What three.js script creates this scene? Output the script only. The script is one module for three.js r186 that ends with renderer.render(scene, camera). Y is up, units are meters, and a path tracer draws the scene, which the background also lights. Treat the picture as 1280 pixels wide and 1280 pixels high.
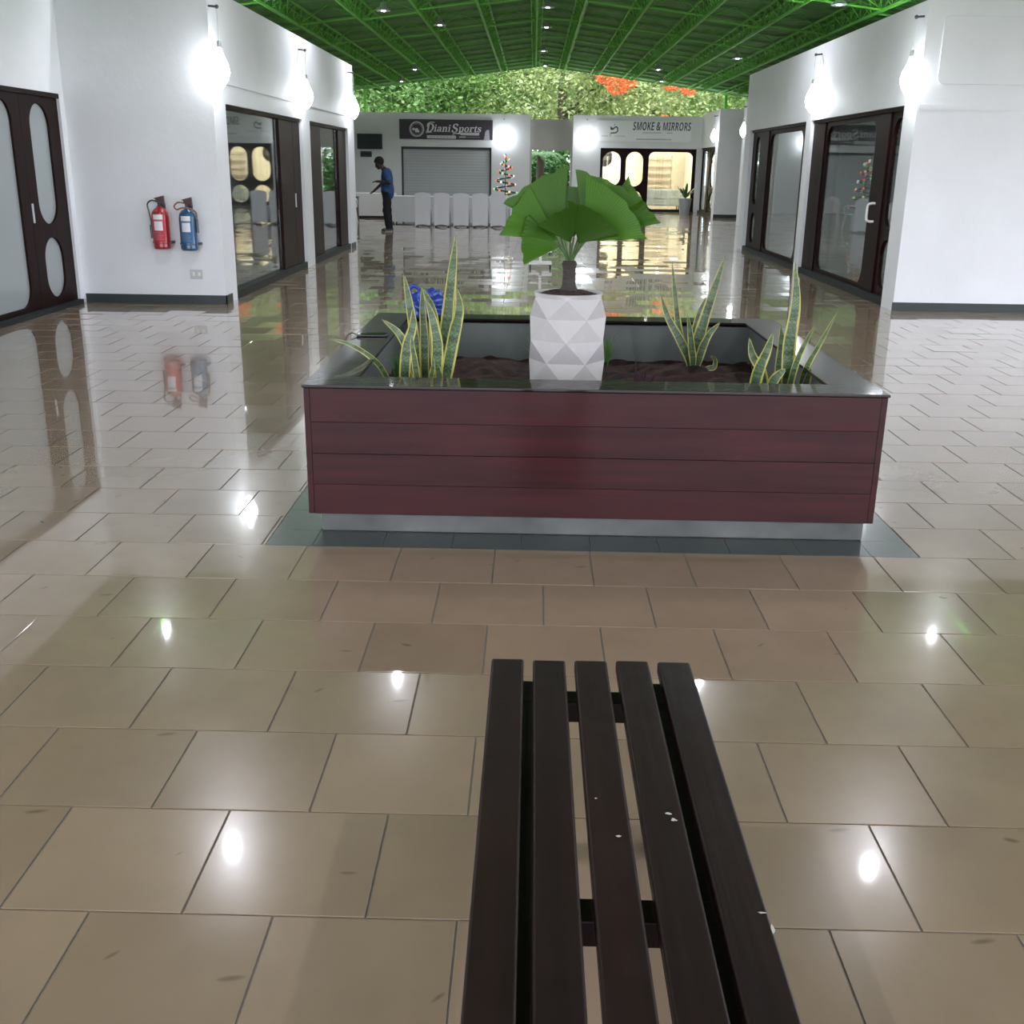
import * as THREE from 'three';
import { RoundedBoxGeometry } from 'three/addons/geometries/RoundedBoxGeometry.js';
import { mergeGeometries, mergeVertices, toCreasedNormals } from 'three/addons/utils/BufferGeometryUtils.js';
import { MarchingCubes } from 'three/addons/objects/MarchingCubes.js';

// ---------------------------------------------------------------- camera, sky, exposure
const scene = new THREE.Scene();
const renderer = new THREE.WebGLRenderer({ antialias: true });
renderer.toneMapping = THREE.LinearToneMapping;
renderer.toneMappingExposure = 1.0;
renderer.shadowMap.enabled = true;
const camera = new THREE.PerspectiveCamera(51.2, 1, 0.05, 400);
camera.position.set(0, 1.6, 0);
camera.rotation.order = 'YXZ';
camera.rotation.set(THREE.MathUtils.degToRad(-17.95), THREE.MathUtils.degToRad(0.88), THREE.MathUtils.degToRad(0.816));
scene.background = new THREE.Color().setRGB(0.94, 0.95, 1.08);      // even overcast sky
scene.backgroundIntensity = 5.0;
const LAMP_CD = 14;        // roof floodlights
const WALL_CD = 1.1;       // hanging wall lamps
const WARM_CD = 16;         // shop interior lamp

// ---------------------------------------------------------------- helpers
let seed = 20240607;
const rnd = () => { seed = (seed + 0x6d2b79f5) | 0; let t = Math.imul(seed ^ (seed >>> 15), 1 | seed); t = (t + Math.imul(t ^ (t >>> 7), 61 | t)) ^ t; return ((t ^ (t >>> 14)) >>> 0) / 4294967296; };
const rr = (a, b) => a + (b - a) * rnd();
const V = (x, y, z) => new THREE.Vector3(x, y, z);
const lin = (r, g, b) => new THREE.Color().setRGB(r, g, b);
const taken = new Map();
function numbered(name) { const n = taken.get(name) ?? 0; taken.set(name, n + 1); return n ? name + '_' + String(n).padStart(3, '0') : name; }
function meta(o, label, category, group, kind) {
  if (label) o.userData.label = label;
  if (category) o.userData.category = category;
  if (group) o.userData.group = group;
  if (kind) o.userData.kind = kind;
  return o;
}
function thing(name, label, category, pos = [0, 0, 0], turn = 0, group, kind) {
  const o = new THREE.Group(); o.name = numbered(name); o.position.set(...pos); o.rotation.y = turn; scene.add(o);
  return meta(o, label, category, group, kind);
}
function part(name, geo, mat, parent, label) {
  const g = Array.isArray(geo) ? (geo.length > 1 ? merge(geo) : geo[0]) : geo;
  const m = new THREE.Mesh(g, mat); m.name = name; m.castShadow = m.receiveShadow = true;
  if (label) m.userData.label = label;
  parent.add(m); return m;
}
function single(name, geo, mat, label, category, group, kind) {
  const m = part(numbered(name), geo, mat, scene); return meta(m, label, category, group, kind);
}
function merge(list) {
  const flat = list.map((g) => { const h = g.index ? g.toNonIndexed() : g.clone(); for (const k of Object.keys(h.attributes)) if (!['position', 'normal', 'uv', 'color'].includes(k)) h.deleteAttribute(k); if (!h.attributes.normal) h.computeVertexNormals(); if (!h.attributes.uv) h.setAttribute('uv', new THREE.BufferAttribute(new Float32Array(h.attributes.position.count * 2), 2)); return h; });
  const colored = flat.some((g) => g.attributes.color);
  for (const g of flat) if (colored && !g.attributes.color) g.setAttribute('color', new THREE.BufferAttribute(new Float32Array(g.attributes.position.count * 3).fill(1), 3));
  return mergeGeometries(flat);
}
// uv in metres by the dominant axis of each face
function metreUV(g, du = 0, dv = 0) {
  g = g.index ? g.toNonIndexed() : g; const p = g.attributes.position, n = p.count, uv = new Float32Array(n * 2), a = V(), b = V(), c = V();
  for (let i = 0; i < n; i += 3) {
    a.fromBufferAttribute(p, i); b.fromBufferAttribute(p, i + 1); c.fromBufferAttribute(p, i + 2);
    const f = b.clone().sub(a).cross(c.clone().sub(a)), ax = Math.abs(f.x), ay = Math.abs(f.y), az = Math.abs(f.z);
    [a, b, c].forEach((v, k) => { const [u, w] = ay >= ax && ay >= az ? [v.x, v.z] : ax >= az ? [v.z, v.y] : [v.x, v.y]; uv[(i + k) * 2] = u + du; uv[(i + k) * 2 + 1] = w + dv; });
  }
  g.setAttribute('uv', new THREE.BufferAttribute(uv, 2)); return g;
}
function bx(x0, x1, y0, y1, z0, z1) {
  const g = new THREE.BoxGeometry(Math.abs(x1 - x0), Math.abs(y1 - y0), Math.abs(z1 - z0));
  g.translate((x0 + x1) / 2, (y0 + y1) / 2, (z0 + z1) / 2); return metreUV(g);
}
function rbx(x0, x1, y0, y1, z0, z1, r = 0.006, seg = 2, du = 0, dv = 0) {
  const g = new RoundedBoxGeometry(Math.abs(x1 - x0), Math.abs(y1 - y0), Math.abs(z1 - z0), seg, r);
  g.translate((x0 + x1) / 2, (y0 + y1) / 2, (z0 + z1) / 2); return metreUV(g, du, dv);
}
function bar(a, b, r, sides = 6) {
  const A = V(...a), B = V(...b), d = B.clone().sub(A), g = new THREE.CylinderGeometry(r, r, d.length(), sides, 1);
  g.applyQuaternion(new THREE.Quaternion().setFromUnitVectors(V(0, 1, 0), d.clone().normalize())); g.translate((A.x + B.x) / 2, (A.y + B.y) / 2, (A.z + B.z) / 2); return g;
}
function strip(a, b, w, h) {       // square bar
  const A = V(...a), B = V(...b), d = B.clone().sub(A), g = new THREE.BoxGeometry(w, d.length(), h);
  g.applyQuaternion(new THREE.Quaternion().setFromUnitVectors(V(0, 1, 0), d.clone().normalize())); g.translate((A.x + B.x) / 2, (A.y + B.y) / 2, (A.z + B.z) / 2); return g;
}
const tube = (pts, r, seg = 24, sides = 8) => new THREE.TubeGeometry(new THREE.CatmullRomCurve3(pts.map((p) => V(...p))), seg, r, sides, false);
const lathe = (prof, seg = 24) => new THREE.LatheGeometry(prof.map(([x, y]) => new THREE.Vector2(x, y)), seg);

// periodic value noise
function lattice(n) { const a = new Float32Array(n * n); for (let i = 0; i < a.length; i++) a[i] = rnd(); return a; }
function fbm(size, cells, octaves, sx = 1, sy = 1) {
  const out = new Float32Array(size * size); let amp = 1, tot = 0;
  for (let o = 0; o < octaves; o++) {
    const nx = Math.max(1, Math.round(cells * sx)) << o, ny = Math.max(1, Math.round(cells * sy)) << o, L = new Float32Array(nx * ny); for (let i = 0; i < L.length; i++) L[i] = rnd();
    for (let y = 0; y < size; y++) {
      const fy = (y / size) * ny, iy = Math.floor(fy), ty = fy - iy, v = ty * ty * (3 - 2 * ty), r0 = (iy % ny) * nx, r1 = ((iy + 1) % ny) * nx;
      for (let x = 0; x < size; x++) {
        const fx = (x / size) * nx, ix = Math.floor(fx), tx = fx - ix, u = tx * tx * (3 - 2 * tx), c0 = ix % nx, c1 = (ix + 1) % nx;
        const a = L[r0 + c0] + (L[r0 + c1] - L[r0 + c0]) * u, b = L[r1 + c0] + (L[r1 + c1] - L[r1 + c0]) * u;
        out[y * size + x] += (a + (b - a) * v) * amp;
      }
    }
    tot += amp; amp *= 0.5;
  }
  for (let i = 0; i < out.length; i++) out[i] /= tot;
  return out;
}
function tex(size, fn, srgb, repeat = 1) {
  const d = new Uint8Array(size * size * 4);
  for (let i = 0; i < size * size; i++) { const c = fn(i, i % size, (i / size) | 0); for (let k = 0; k < 3; k++) d[i * 4 + k] = Math.max(0, Math.min(255, (Array.isArray(c) ? c[k] : c))); d[i * 4 + 3] = 255; }
  const t = new THREE.DataTexture(d, size, size); t.wrapS = t.wrapT = THREE.RepeatWrapping; t.magFilter = THREE.LinearFilter; t.minFilter = THREE.LinearMipmapLinearFilter; t.generateMipmaps = true;
  if (srgb) t.colorSpace = THREE.SRGBColorSpace; t.repeat.set(repeat, repeat); t.needsUpdate = true; return t;
}
function canvasTex(w, h, draw) {
  const c = document.createElement('canvas'); c.width = w; c.height = h; draw(c.getContext('2d'), w, h);
  const t = new THREE.CanvasTexture(c); t.colorSpace = THREE.SRGBColorSpace; return t;
}
const std = (color, roughness, o = {}) => new THREE.MeshStandardMaterial({ color, roughness, ...o });
const phys = (color, roughness, o = {}) => new THREE.MeshPhysicalMaterial({ color, roughness, ...o });
const hex = (h) => new THREE.Color(h);

// ---------------------------------------------------------------- materials
const nA = fbm(512, 4, 6), nB = fbm(512, 8, 5), nC = fbm(512, 3, 3);
const plasterMap = tex(512, (i) => { const v = 245 + 12 * (nA[i] - 0.5) + 8 * (nC[i] - 0.5); return [v, v, v + 1]; }, true, 0.4);
const plasterBump = tex(512, (i) => 255 * nB[i], false, 1.6);
const M = {};
M.plaster = std(lin(0.86, 0.88, 0.90), 0.62, { map: plasterMap, bumpMap: plasterBump, bumpScale: 0.002 });
M.plasterBeige = std(lin(0.50, 0.49, 0.46), 0.7, { map: plasterMap });
M.cream = std(lin(0.84, 0.79, 0.70), 0.7);
// floor tiles: beige polished ceramic, faint clouding, rub marks with their own outline
const marks = []; for (let i = 0; i < 34; i++) marks.push([rr(0, 1024), rr(0, 1024), rr(5, 14), rr(1.6, 4), rr(0, 3.14), rr(0.4, 1)]);
const tC = fbm(1024, 5, 6), tD = fbm(1024, 24, 3);
const tileColor = new Float32Array(1024 * 1024);
for (const [mx, my, a, b, r, s] of marks) for (let y = -20; y <= 20; y++) for (let x = -20; x <= 20; x++) {
  const u = (x * Math.cos(r) + y * Math.sin(r)) / a, v = (-x * Math.sin(r) + y * Math.cos(r)) / b, q = u * u + v * v;
  if (q < 1) { const k = ((Math.floor(my + y) + 1024) % 1024) * 1024 + ((Math.floor(mx + x) + 1024) % 1024); tileColor[k] = Math.max(tileColor[k], s * (1 - q) * (0.4 + tD[k])); }
}
const tileMap = tex(1024, (i) => { const c = 1 + 0.13 * (tC[i] - 0.5) + 0.05 * (tD[i] - 0.5), d = 1 - 0.30 * tileColor[i]; return [196 * c * d, 184 * c * d, 165 * c * d * (1 - 0.06 * tileColor[i])]; }, true, 1 / 2.6);
const tileRough = tex(512, (i) => 34 + 44 * nA[i], false, 1 / 1.7);
const waveBump = tex(512, (i) => 255 * nC[i], false, 1 / 1.1);
const tileBase = { map: tileMap, roughnessMap: tileRough, bumpMap: waveBump, bumpScale: 0.0004, clearcoat: 1.0, clearcoatRoughness: 0.034, specularIntensity: 0.5 };
M.tiles = [lin(0.53, 0.44, 0.385), lin(0.505, 0.42, 0.365), lin(0.55, 0.46, 0.405)].map((c) => phys(c, 1, tileBase));
M.grout = std(lin(0.24, 0.205, 0.18), 0.9);
M.granite = phys(lin(0.060, 0.078, 0.076), 0.25, { clearcoat: 0.35, clearcoatRoughness: 0.06, map: tex(256, (i) => { const v = 225 + 60 * (nB[(i * 7) % 262144] - 0.5); return [v, v, v]; }, true, 2) });
M.threshold = phys(lin(0.022, 0.026, 0.026), 0.5, { specularIntensity: 0.3 });
M.cement = std(lin(0.14, 0.148, 0.138), 0.7, { map: tex(512, (i) => { const v = 225 + 90 * (nA[i] - 0.5); return [v, v, v]; }, true, 1.4), bumpMap: plasterBump, bumpScale: 0.003 });
M.liner = std(lin(0.17, 0.19, 0.18), 0.55, { map: tex(512, (i, x) => { const v = 215 + 80 * (nA[i] - 0.5) + 60 * Math.max(0, nB[(x + 512 * 40)] - 0.6); return [v, v, v]; }, true, 0.9) });
// timber
function woodTex(base, dark, size = 512) {
  const g = fbm(size, 3, 6, 1, 14), h = fbm(size, 6, 3);
  return tex(size, (i) => { const t = Math.pow(g[i], 1.4), k = 0.9 + 0.2 * h[i]; return base.map((b, c) => (b * (1 - t) + dark[c] * t) * k); }, true, 0.8);
}
const woodV = (m) => { const t = m.clone(); t.rotation = Math.PI / 2; t.needsUpdate = true; return t; };
const redWood = woodTex([126, 58, 60], [72, 28, 31]), brownWood = woodTex([58, 38, 32], [32, 20, 18]), doorWood = woodTex([66, 38, 34], [34, 18, 17]);
const grain = tex(512, ((g) => (i) => 255 * g[i])(fbm(512, 3, 6, 1, 18)), false, 0.8);
M.redBoards = [1, 0.93, 1.06].map((k) => phys(lin(0.23 * k, 0.18 * k, 0.19 * k), 0.42, { map: redWood, specularIntensity: 0.25, clearcoat: 0.22, clearcoatRoughness: 0.14, bumpMap: grain, bumpScale: 0.0006 }));
M.rim = phys(lin(0.30, 0.26, 0.26), 0.5, { map: brownWood, specularIntensity: 0.2, clearcoat: 0.6, clearcoatRoughness: 0.05, bumpMap: grain, bumpScale: 0.0005 });
const rubbed = tex(512, (i) => 255 * Math.min(1, 0.55 + 0.7 * Math.abs(nA[i] - 0.45)), false, 1.3);
M.bench = [1, 0.9, 1.1].map((k) => phys(lin(0.42 * k, 0.29 * k, 0.27 * k), 0.8, { map: woodV(brownWood), roughnessMap: rubbed, specularIntensity: 0.42, clearcoat: 0.04, clearcoatRoughness: 0.25, bumpMap: woodV(grain), bumpScale: 0.001 }));
M.benchChip = std(lin(0.55, 0.52, 0.48), 0.8);
M.door = phys(lin(0.34, 0.20, 0.20), 0.5, { map: woodV(doorWood), specularIntensity: 0.22, clearcoat: 0.04, clearcoatRoughness: 0.2 });
M.glass = phys(lin(0.88, 0.94, 0.93), 0.02, { transmission: 1, thickness: 0, ior: 2.0 });
M.frosted = phys(lin(0.40, 0.45, 0.45), 0.35, { transmission: 0.25, thickness: 0, clearcoat: 0.9, clearcoatRoughness: 0.03 });
M.steel = std(lin(0.72, 0.72, 0.72), 0.3, { metalness: 0.9 });
M.aluminium = std(lin(0.62, 0.64, 0.66), 0.38, { metalness: 0.7 });
M.whitePlastic = phys(lin(0.80, 0.80, 0.79), 0.35, { clearcoat: 0.3, clearcoatRoughness: 0.2 });
M.blackPlastic = phys(lin(0.012, 0.012, 0.014), 0.3, { clearcoat: 0.6, clearcoatRoughness: 0.1 });
M.darkGrey = std(lin(0.05, 0.055, 0.06), 0.6);
M.skirting = phys(lin(0.042, 0.054, 0.052), 0.45, { specularIntensity: 0.4, clearcoat: 0.1, clearcoatRoughness: 0.12 });
M.greenSteel = std(lin(0.13, 0.47, 0.05), 0.55);
M.greenSheet = std(lin(0.20, 0.47, 0.15), 0.75, { map: tex(256, (i) => { const v = 215 + 70 * (nA[(i * 3) % 262144] - 0.5); return [v, v, v]; }, true, 0.3) });
M.lampGlow = new THREE.MeshStandardMaterial({ color: 0xffffff, roughness: 0.4, emissive: lin(0.93, 0.97, 1.0), emissiveIntensity: 14 });
M.floodGlow = new THREE.MeshStandardMaterial({ color: 0xffffff, roughness: 0.4, emissive: lin(0.97, 0.96, 1.0), emissiveIntensity: 30 });
M.warmGlow = new THREE.MeshStandardMaterial({ color: 0xffffff, roughness: 0.4, emissive: lin(1.0, 0.82, 0.58), emissiveIntensity: 10 });
M.soil = std(lin(0.085, 0.036, 0.030), 0.95, { map: tex(512, (i) => { const v = 150 + 200 * (nB[i] - 0.4); return [v, v * 0.95, v * 0.95]; }, true, 2), bumpMap: tex(512, (i) => 255 * nA[i], false, 2), bumpScale: 0.02 });
M.shutter = std(lin(0.50, 0.53, 0.55), 0.6);
M.pot = std(lin(0.58, 0.555, 0.545), 0.6, { map: tex(256, (i) => { const v = 246 + 14 * (nB[(i * 5) % 262144] - 0.5); return [v, v, v]; }, true, 2) });
// ---------------------------------------------------------------- floor: individual tiles in half bond
const TZ = 0.4035, TX = 0.4119, Z0 = 1.982, PH = [0.0672, 0.2727];     // row depth, tile width, first joint, joint phase of even and odd rows
const JOINT = 0.0048, HOLE = { x0: -1.150, x1: 1.710, z0: -7.224, z1: -Z0 - 6 * TZ };
function slab(x0, x1, z0, z1, top = 0, thick = 0.012, ch = 0.0011, du = 0, dv = 0) {     // chamfered tile: top face, four chamfers, four sides
  const P = [], N = [], U = [], X0 = x0 + ch, X1 = x1 - ch, Za = z0 + ch, Zb = z1 - ch, b = top - ch, lo = top - thick;
  const quad = (a, c, d, e) => { const n = V(...c).sub(V(...a)).cross(V(...d).sub(V(...a))).normalize(); for (const v of [a, c, d, a, d, e]) { P.push(...v); N.push(n.x, n.y, n.z); U.push(v[0] + du, v[2] + dv); } };
  quad([X0, top, Zb], [X1, top, Zb], [X1, top, Za], [X0, top, Za]);
  quad([x0, b, z1], [x1, b, z1], [X1, top, Zb], [X0, top, Zb]); quad([x1, b, z0], [x0, b, z0], [X0, top, Za], [X1, top, Za]);
  quad([x1, b, z1], [x1, b, z0], [X1, top, Za], [X1, top, Zb]); quad([x0, b, z0], [x0, b, z1], [X0, top, Zb], [X0, top, Za]);
  quad([x0, lo, z1], [x1, lo, z1], [x1, b, z1], [x0, b, z1]); quad([x1, lo, z0], [x0, lo, z0], [x0, b, z0], [x1, b, z0]);
  const g = new THREE.BufferGeometry();
  g.setAttribute('position', new THREE.Float32BufferAttribute(P, 3)); g.setAttribute('normal', new THREE.Float32BufferAttribute(N, 3)); g.setAttribute('uv', new THREE.Float32BufferAttribute(U, 2)); return g;
}
const floor = thing('floor', 'polished beige ceramic tile floor laid in half bond through the hall', 'floor', [0, 0, 0], 0, null, 'structure');
part('grout_bed', bx(-12, 14, -0.12, -0.0035, -46, 8), M.grout, floor);
{
  const cells = [], view = new THREE.Matrix4(); camera.updateMatrixWorld(true); camera.updateProjectionMatrix(); view.multiplyMatrices(camera.projectionMatrix, camera.matrixWorldInverse);
  for (let row = -44; row < 100; row++) {
    const z1 = -(Z0 + row * TZ), z0 = z1 - TZ, ph = PH[((row % 2) + 2) % 2];
    if (z1 > 7.5 || z0 < -42.2) continue;
    for (let n = -23; n < 27; n++) {
      const x0 = ph + n * TX, x1 = x0 + TX, rects = [];
      if (x0 < -9.2 || x1 > 10.2) continue;
      const h = JOINT / 2, a0 = x0 + h, a1 = x1 - h, b0 = z0 + h, b1 = z1 - h;
      if (a1 <= HOLE.x0 || a0 >= HOLE.x1 || b1 <= HOLE.z0 || b0 >= HOLE.z1) rects.push([a0, a1, b0, b1]);
      else {
        if (a0 < HOLE.x0 - 0.01) rects.push([a0, HOLE.x0 - h, b0, b1]);
        if (a1 > HOLE.x1 + 0.01) rects.push([HOLE.x1 + h, a1, b0, b1]);
        const c0 = Math.max(a0, HOLE.x0 - h), c1 = Math.min(a1, HOLE.x1 + h);
        if (b0 < HOLE.z0 - 0.01) rects.push([c0, c1, b0, HOLE.z0 - h]);
      }
      if (!rects.length) continue;
      const c = V((x0 + x1) / 2, 0, (z0 + z1) / 2), q = [[x0, z0], [x1, z0], [x1, z1], [x0, z1]].map(([x, z]) => V(x, 0, z)), inFront = q.every((v) => v.clone().applyMatrix4(camera.matrixWorldInverse).z < -0.2);
      let area = 0;
      if (inFront) { const s = q.map((v) => v.clone().applyMatrix4(view)); if (s.some((v) => Math.abs(v.x) < 1 && Math.abs(v.y) < 1)) for (let i = 0; i < 4; i++) { const a = s[i], b = s[(i + 1) % 4]; area += (a.x * b.y - b.x * a.y) / 2; } }
      if (c.x > -0.95 && c.x < 1.5 && c.z < -4.6 && c.z > -6.9) continue;
      cells.push({ c, rects, whole: rects.length === 1 && rects[0][1] - rects[0][0] > TX - JOINT - 1e-4 && rects[0][3] - rects[0][2] > TZ - JOINT - 1e-4, area: Math.abs(area) });
    }
  }
  const order = cells.slice().sort((a, b) => b.area - a.area); order.slice(0, 300).forEach((t) => { if (t.area > 0) t.own = true; });
  const hx = (TX - JOINT) / 2, hz = (TZ - JOINT) / 2, shapes = []; for (let i = 0; i < 24; i++) shapes.push(slab(-hx, hx, -hz, hz, 0, 0.012, 0.0011, rr(0, 2.6), rr(0, 2.6)));
  const rest = [[], [], []];
  for (const t of cells) {
    const rx = rr(-1, 1) * (t.c.z > -7.5 ? 0.0016 : t.c.z > -10 ? 0.003 : 0.010), rz = rr(-1, 1) * (t.c.z > -7.5 ? 0.001 : 0.0018), dy = rr(-0.0004, 0.0004), m = (rnd() * 3) | 0;
    let g = t.whole && t.own ? shapes[(rnd() * 24) | 0] : merge(t.rects.map(([a, b, c, d]) => slab(a - t.c.x, b - t.c.x, c - t.c.z, d - t.c.z, 0, 0.012, 0.0011, rr(0, 2.6), rr(0, 2.6))));
    if (t.own) { const o = part('tile', g, M.tiles[m], floor); o.position.set(t.c.x, dy, t.c.z); o.rotation.set(rx, 0, rz); }
    else { g.applyMatrix4(new THREE.Matrix4().makeRotationFromEuler(new THREE.Euler(rx, 0, rz))); g.translate(t.c.x, dy, t.c.z); rest[m].push(g); }
  }
  rest.forEach((l, i) => { const o = part('far_tiles', mergeGeometries(l), M.tiles[i], floor); o.userData.kind = 'stuff'; });
  // dark border tiles round the planter
  const B = 0.205, step = (HOLE.x1 - HOLE.x0 - 2 * B) / 8, stepZ = (HOLE.z1 - HOLE.z0 - 2 * B) / 8;
  for (let i = 0; i < 8; i++) for (const [z0, z1] of [[HOLE.z1 - B, HOLE.z1], [HOLE.z0, HOLE.z0 + B]]) part('border_tile', slab(HOLE.x0 + B + i * step + 0.001, HOLE.x0 + B + (i + 1) * step - 0.001, z0, z1 - 0.003, 0, 0.012, 0.001), M.granite, floor);
  for (let i = 0; i < 8; i++) for (const [x0, x1] of [[HOLE.x0, HOLE.x0 + B], [HOLE.x1 - B, HOLE.x1]]) part('border_tile', slab(x0, x1, HOLE.z0 + B + i * stepZ + 0.001, HOLE.z0 + B + (i + 1) * stepZ - 0.001, 0, 0.012, 0.001), M.granite, floor);
  for (const x of [HOLE.x0, HOLE.x1 - B]) for (const z of [HOLE.z0, HOLE.z1 - B]) part('border_tile', slab(x, x + B, z, z + B - 0.003, 0, 0.012, 0.001), M.granite, floor);
}
single('ground', bx(-90, 90, -0.5, -0.14, -120, 90), std(lin(0.20, 0.21, 0.13), 0.95), 'green lawn ground around the open hall', 'ground', null, 'structure');

// ---------------------------------------------------------------- walls
const XL = -3.6, XR = 4.35, XLL = -5.28, ZL = -12.7, ZR = -13.1, ZB = -42.2, HW = 3.42, T = 0.2;
const wall = (name, label, boxes, mat = M.plaster) => single(name, boxes.map((b) => bx(...b)), mat, label, 'wall', null, 'structure');
const DL = 2.24, DR = 2.34, DLL = 2.29;
wall('wall_left', 'white plastered corridor wall with glazed shop doors beyond the fire extinguishers', [
  [XL - T, XL, DL, HW, -22.3, ZL - T], [XL - T, XL, 0, DL, -13.2, ZL - T], [XL - T, XL, 0, DL, -18.09, -17.5], [XL - T, XL, 0, DL, -22.3, -21.75]]);
wall('wall_front_left', 'white wall end carrying the two fire extinguishers', [[-9.2, XL, 0, HW, ZL - T, ZL]]);
wall('wall_side_left', 'white side wall around the frosted timber door', [[XLL - T, XLL, DLL, HW, ZL, -8.2], [XLL - T, XLL, 0, DLL, ZL, -12.58], [XLL - T, XLL, 0, DLL, -8.6, -8.2]]);
wall('wall_end_left', 'white end wall of the shop block with extinguishers', [[-9.2, XL, 0, HW, -22.5, -22.3]]);
wall('wall_far_left', 'white wall along the far side court', [[-9.2, -9.0, 0, HW, ZB, -8.2]]);
wall('wall_right', 'white plastered corridor wall with glazed doors and a white pull handle', [
  [XR, XR + T, DR, HW, -23.3, ZR - T], [XR, XR + T, 0, DR, -13.55, ZR - T], [XR, XR + T, 0, DR, -18.32, -17.98], [XR, XR + T, 0, DR, -23.3, -22.95]]);
wall('wall_front_right', 'white wall end with the blank rounded signboard', [[XR, 10.2, 0, HW, ZR - T, ZR]]);
wall('wall_end_right', 'white set-back wall with a dark doorway past the glazed shops', [
  [XR, 10.2, 0, HW, -23.5, -23.3], [6.1, 6.3, 2.32, HW, -33.2, -23.5], [6.1, 6.3, 0, 2.32, -33.2, -32.3], [6.1, 6.3, 0, 2.32, -27.6, -23.5], [6.1, 10.2, 0, HW, -33.4, -33.2]]);
wall('wall_far_right', 'white corner block beside the pale shop sign', [
  [6.2, 10.2, 0, 3.5, -38.5, -38.3], [6.2, 6.4, 2.32, 3.5, ZB, -38.5], [6.2, 6.4, 0, 2.32, -38.85, -38.5]]);
wall('wall_outer_right', 'white rear wall of the glazed shops', [[10.0, 10.2, 0, HW, -47, ZR]]);
wall('wall_back', 'white back wall with two shop signs and a roller shutter', [
  [-9.2, -5.0, 0, HW, ZB - T, ZB], [-5.0, -1.61, 2.235, HW, ZB - T, ZB], [-1.61, -0.17, 0, HW, ZB - T, ZB],
  [1.43, 2.47, 0, HW, ZB - T, ZB], [2.47, 6.05, 2.28, HW, ZB - T, ZB], [6.05, 6.4, 0, HW, ZB - T, ZB]]);
wall('wall_back_lintel', 'grey beige lintel slab over the garden passage', [[-0.17, 1.43, 2.18, 3.27, ZB - 0.7, ZB - 0.35], [-0.17, -0.10, 0, 2.18, ZB - 0.7, ZB - T], [1.36, 1.43, 0, 2.18, ZB - 0.7, ZB - T]], M.plasterBeige);
// shop interiors behind the glass
wall('wall_inner_left', 'white inner walls of the empty shops behind the extinguisher wall', [[-8.9, -8.7, 0, 3.0, -22.3, ZL - T], [-8.9, XL - T - 0.3, 3.0, 3.15, -22.3, ZL - T], [-8.7, XL - T - 0.3, 0, 3.0, -17.9, -17.7]], M.plaster);
wall('wall_inner_right', 'white inner walls of the empty shops behind the pull handle door', [[9.6, 9.8, 0, 3.0, -23.3, ZR - T], [XR + T + 0.3, 9.6, 3.0, 3.15, -23.3, ZR - T], [XR + T + 0.3, 9.6, 0, 3.0, -18.25, -18.05]], M.plaster);
single('ceiling_shops', [bx(-9.0, XL - T, HW - 0.12, HW - 0.02, -22.3, ZL - T), bx(-9.0, XLL - T, HW - 0.12, HW - 0.02, ZL + 0.01, -8.2), bx(XR + T, 10.0, HW - 0.12, HW - 0.02, -23.3, ZR - T), bx(6.3, 10.0, HW - 0.12, HW - 0.02, -33.2, -23.5), bx(6.4, 10, HW - 0.12, HW - 0.02, -47, -38.5)], M.plaster, 'flat white slab over the shop blocks', 'slab', null, 'structure');
wall('wall_shop_back', 'cream lit interior of the shop under the pale sign', [[1.6, 6.3, 0, 2.9, -47.2, -47.0], [1.5, 1.6, 0, 2.9, -47, ZB - T], [6.25, 6.35, 0, 2.9, -47, ZB - T], [1.5, 6.35, 2.9, 3.0, -47.2, ZB - T]], M.cream);
single('floor_shop', bx(1.5, 6.35, -0.02, 0.004, -47.2, ZB - 0.02), phys(lin(0.6, 0.52, 0.42), 0.25, { clearcoat: 0.6 }), 'cream floor inside the lit shop', 'floor', null, 'structure');

// skirtings
const skirt = (name, label, boxes) => single(name, boxes.map((b) => bx(...b)), M.skirting, label, 'skirting', null, 'structure');
skirt('baseboard_left', 'dark grey skirting under the fire extinguishers', [[-5.26, XL + 0.012, 0.001, 0.10, ZL, ZL + 0.014], [XL, XL + 0.012, 0.001, 0.10, -12.95, ZL + 0.014]]);
skirt('baseboard_right', 'dark grey skirting below the blank signboard', [[XR - 0.012, 10, 0.001, 0.10, ZR, ZR + 0.014]]);
skirt('baseboard_end', 'dark grey skirting at the end pier past the narrow glazed door', [[XL, XL + 0.012, 0.001, 0.09, -22.3, -21.8]]);
skirt('baseboard_far', 'dark grey skirting on the far white corner block', [[6.19, 10, 0.001, 0.10, -38.3, -38.285]]);
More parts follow.
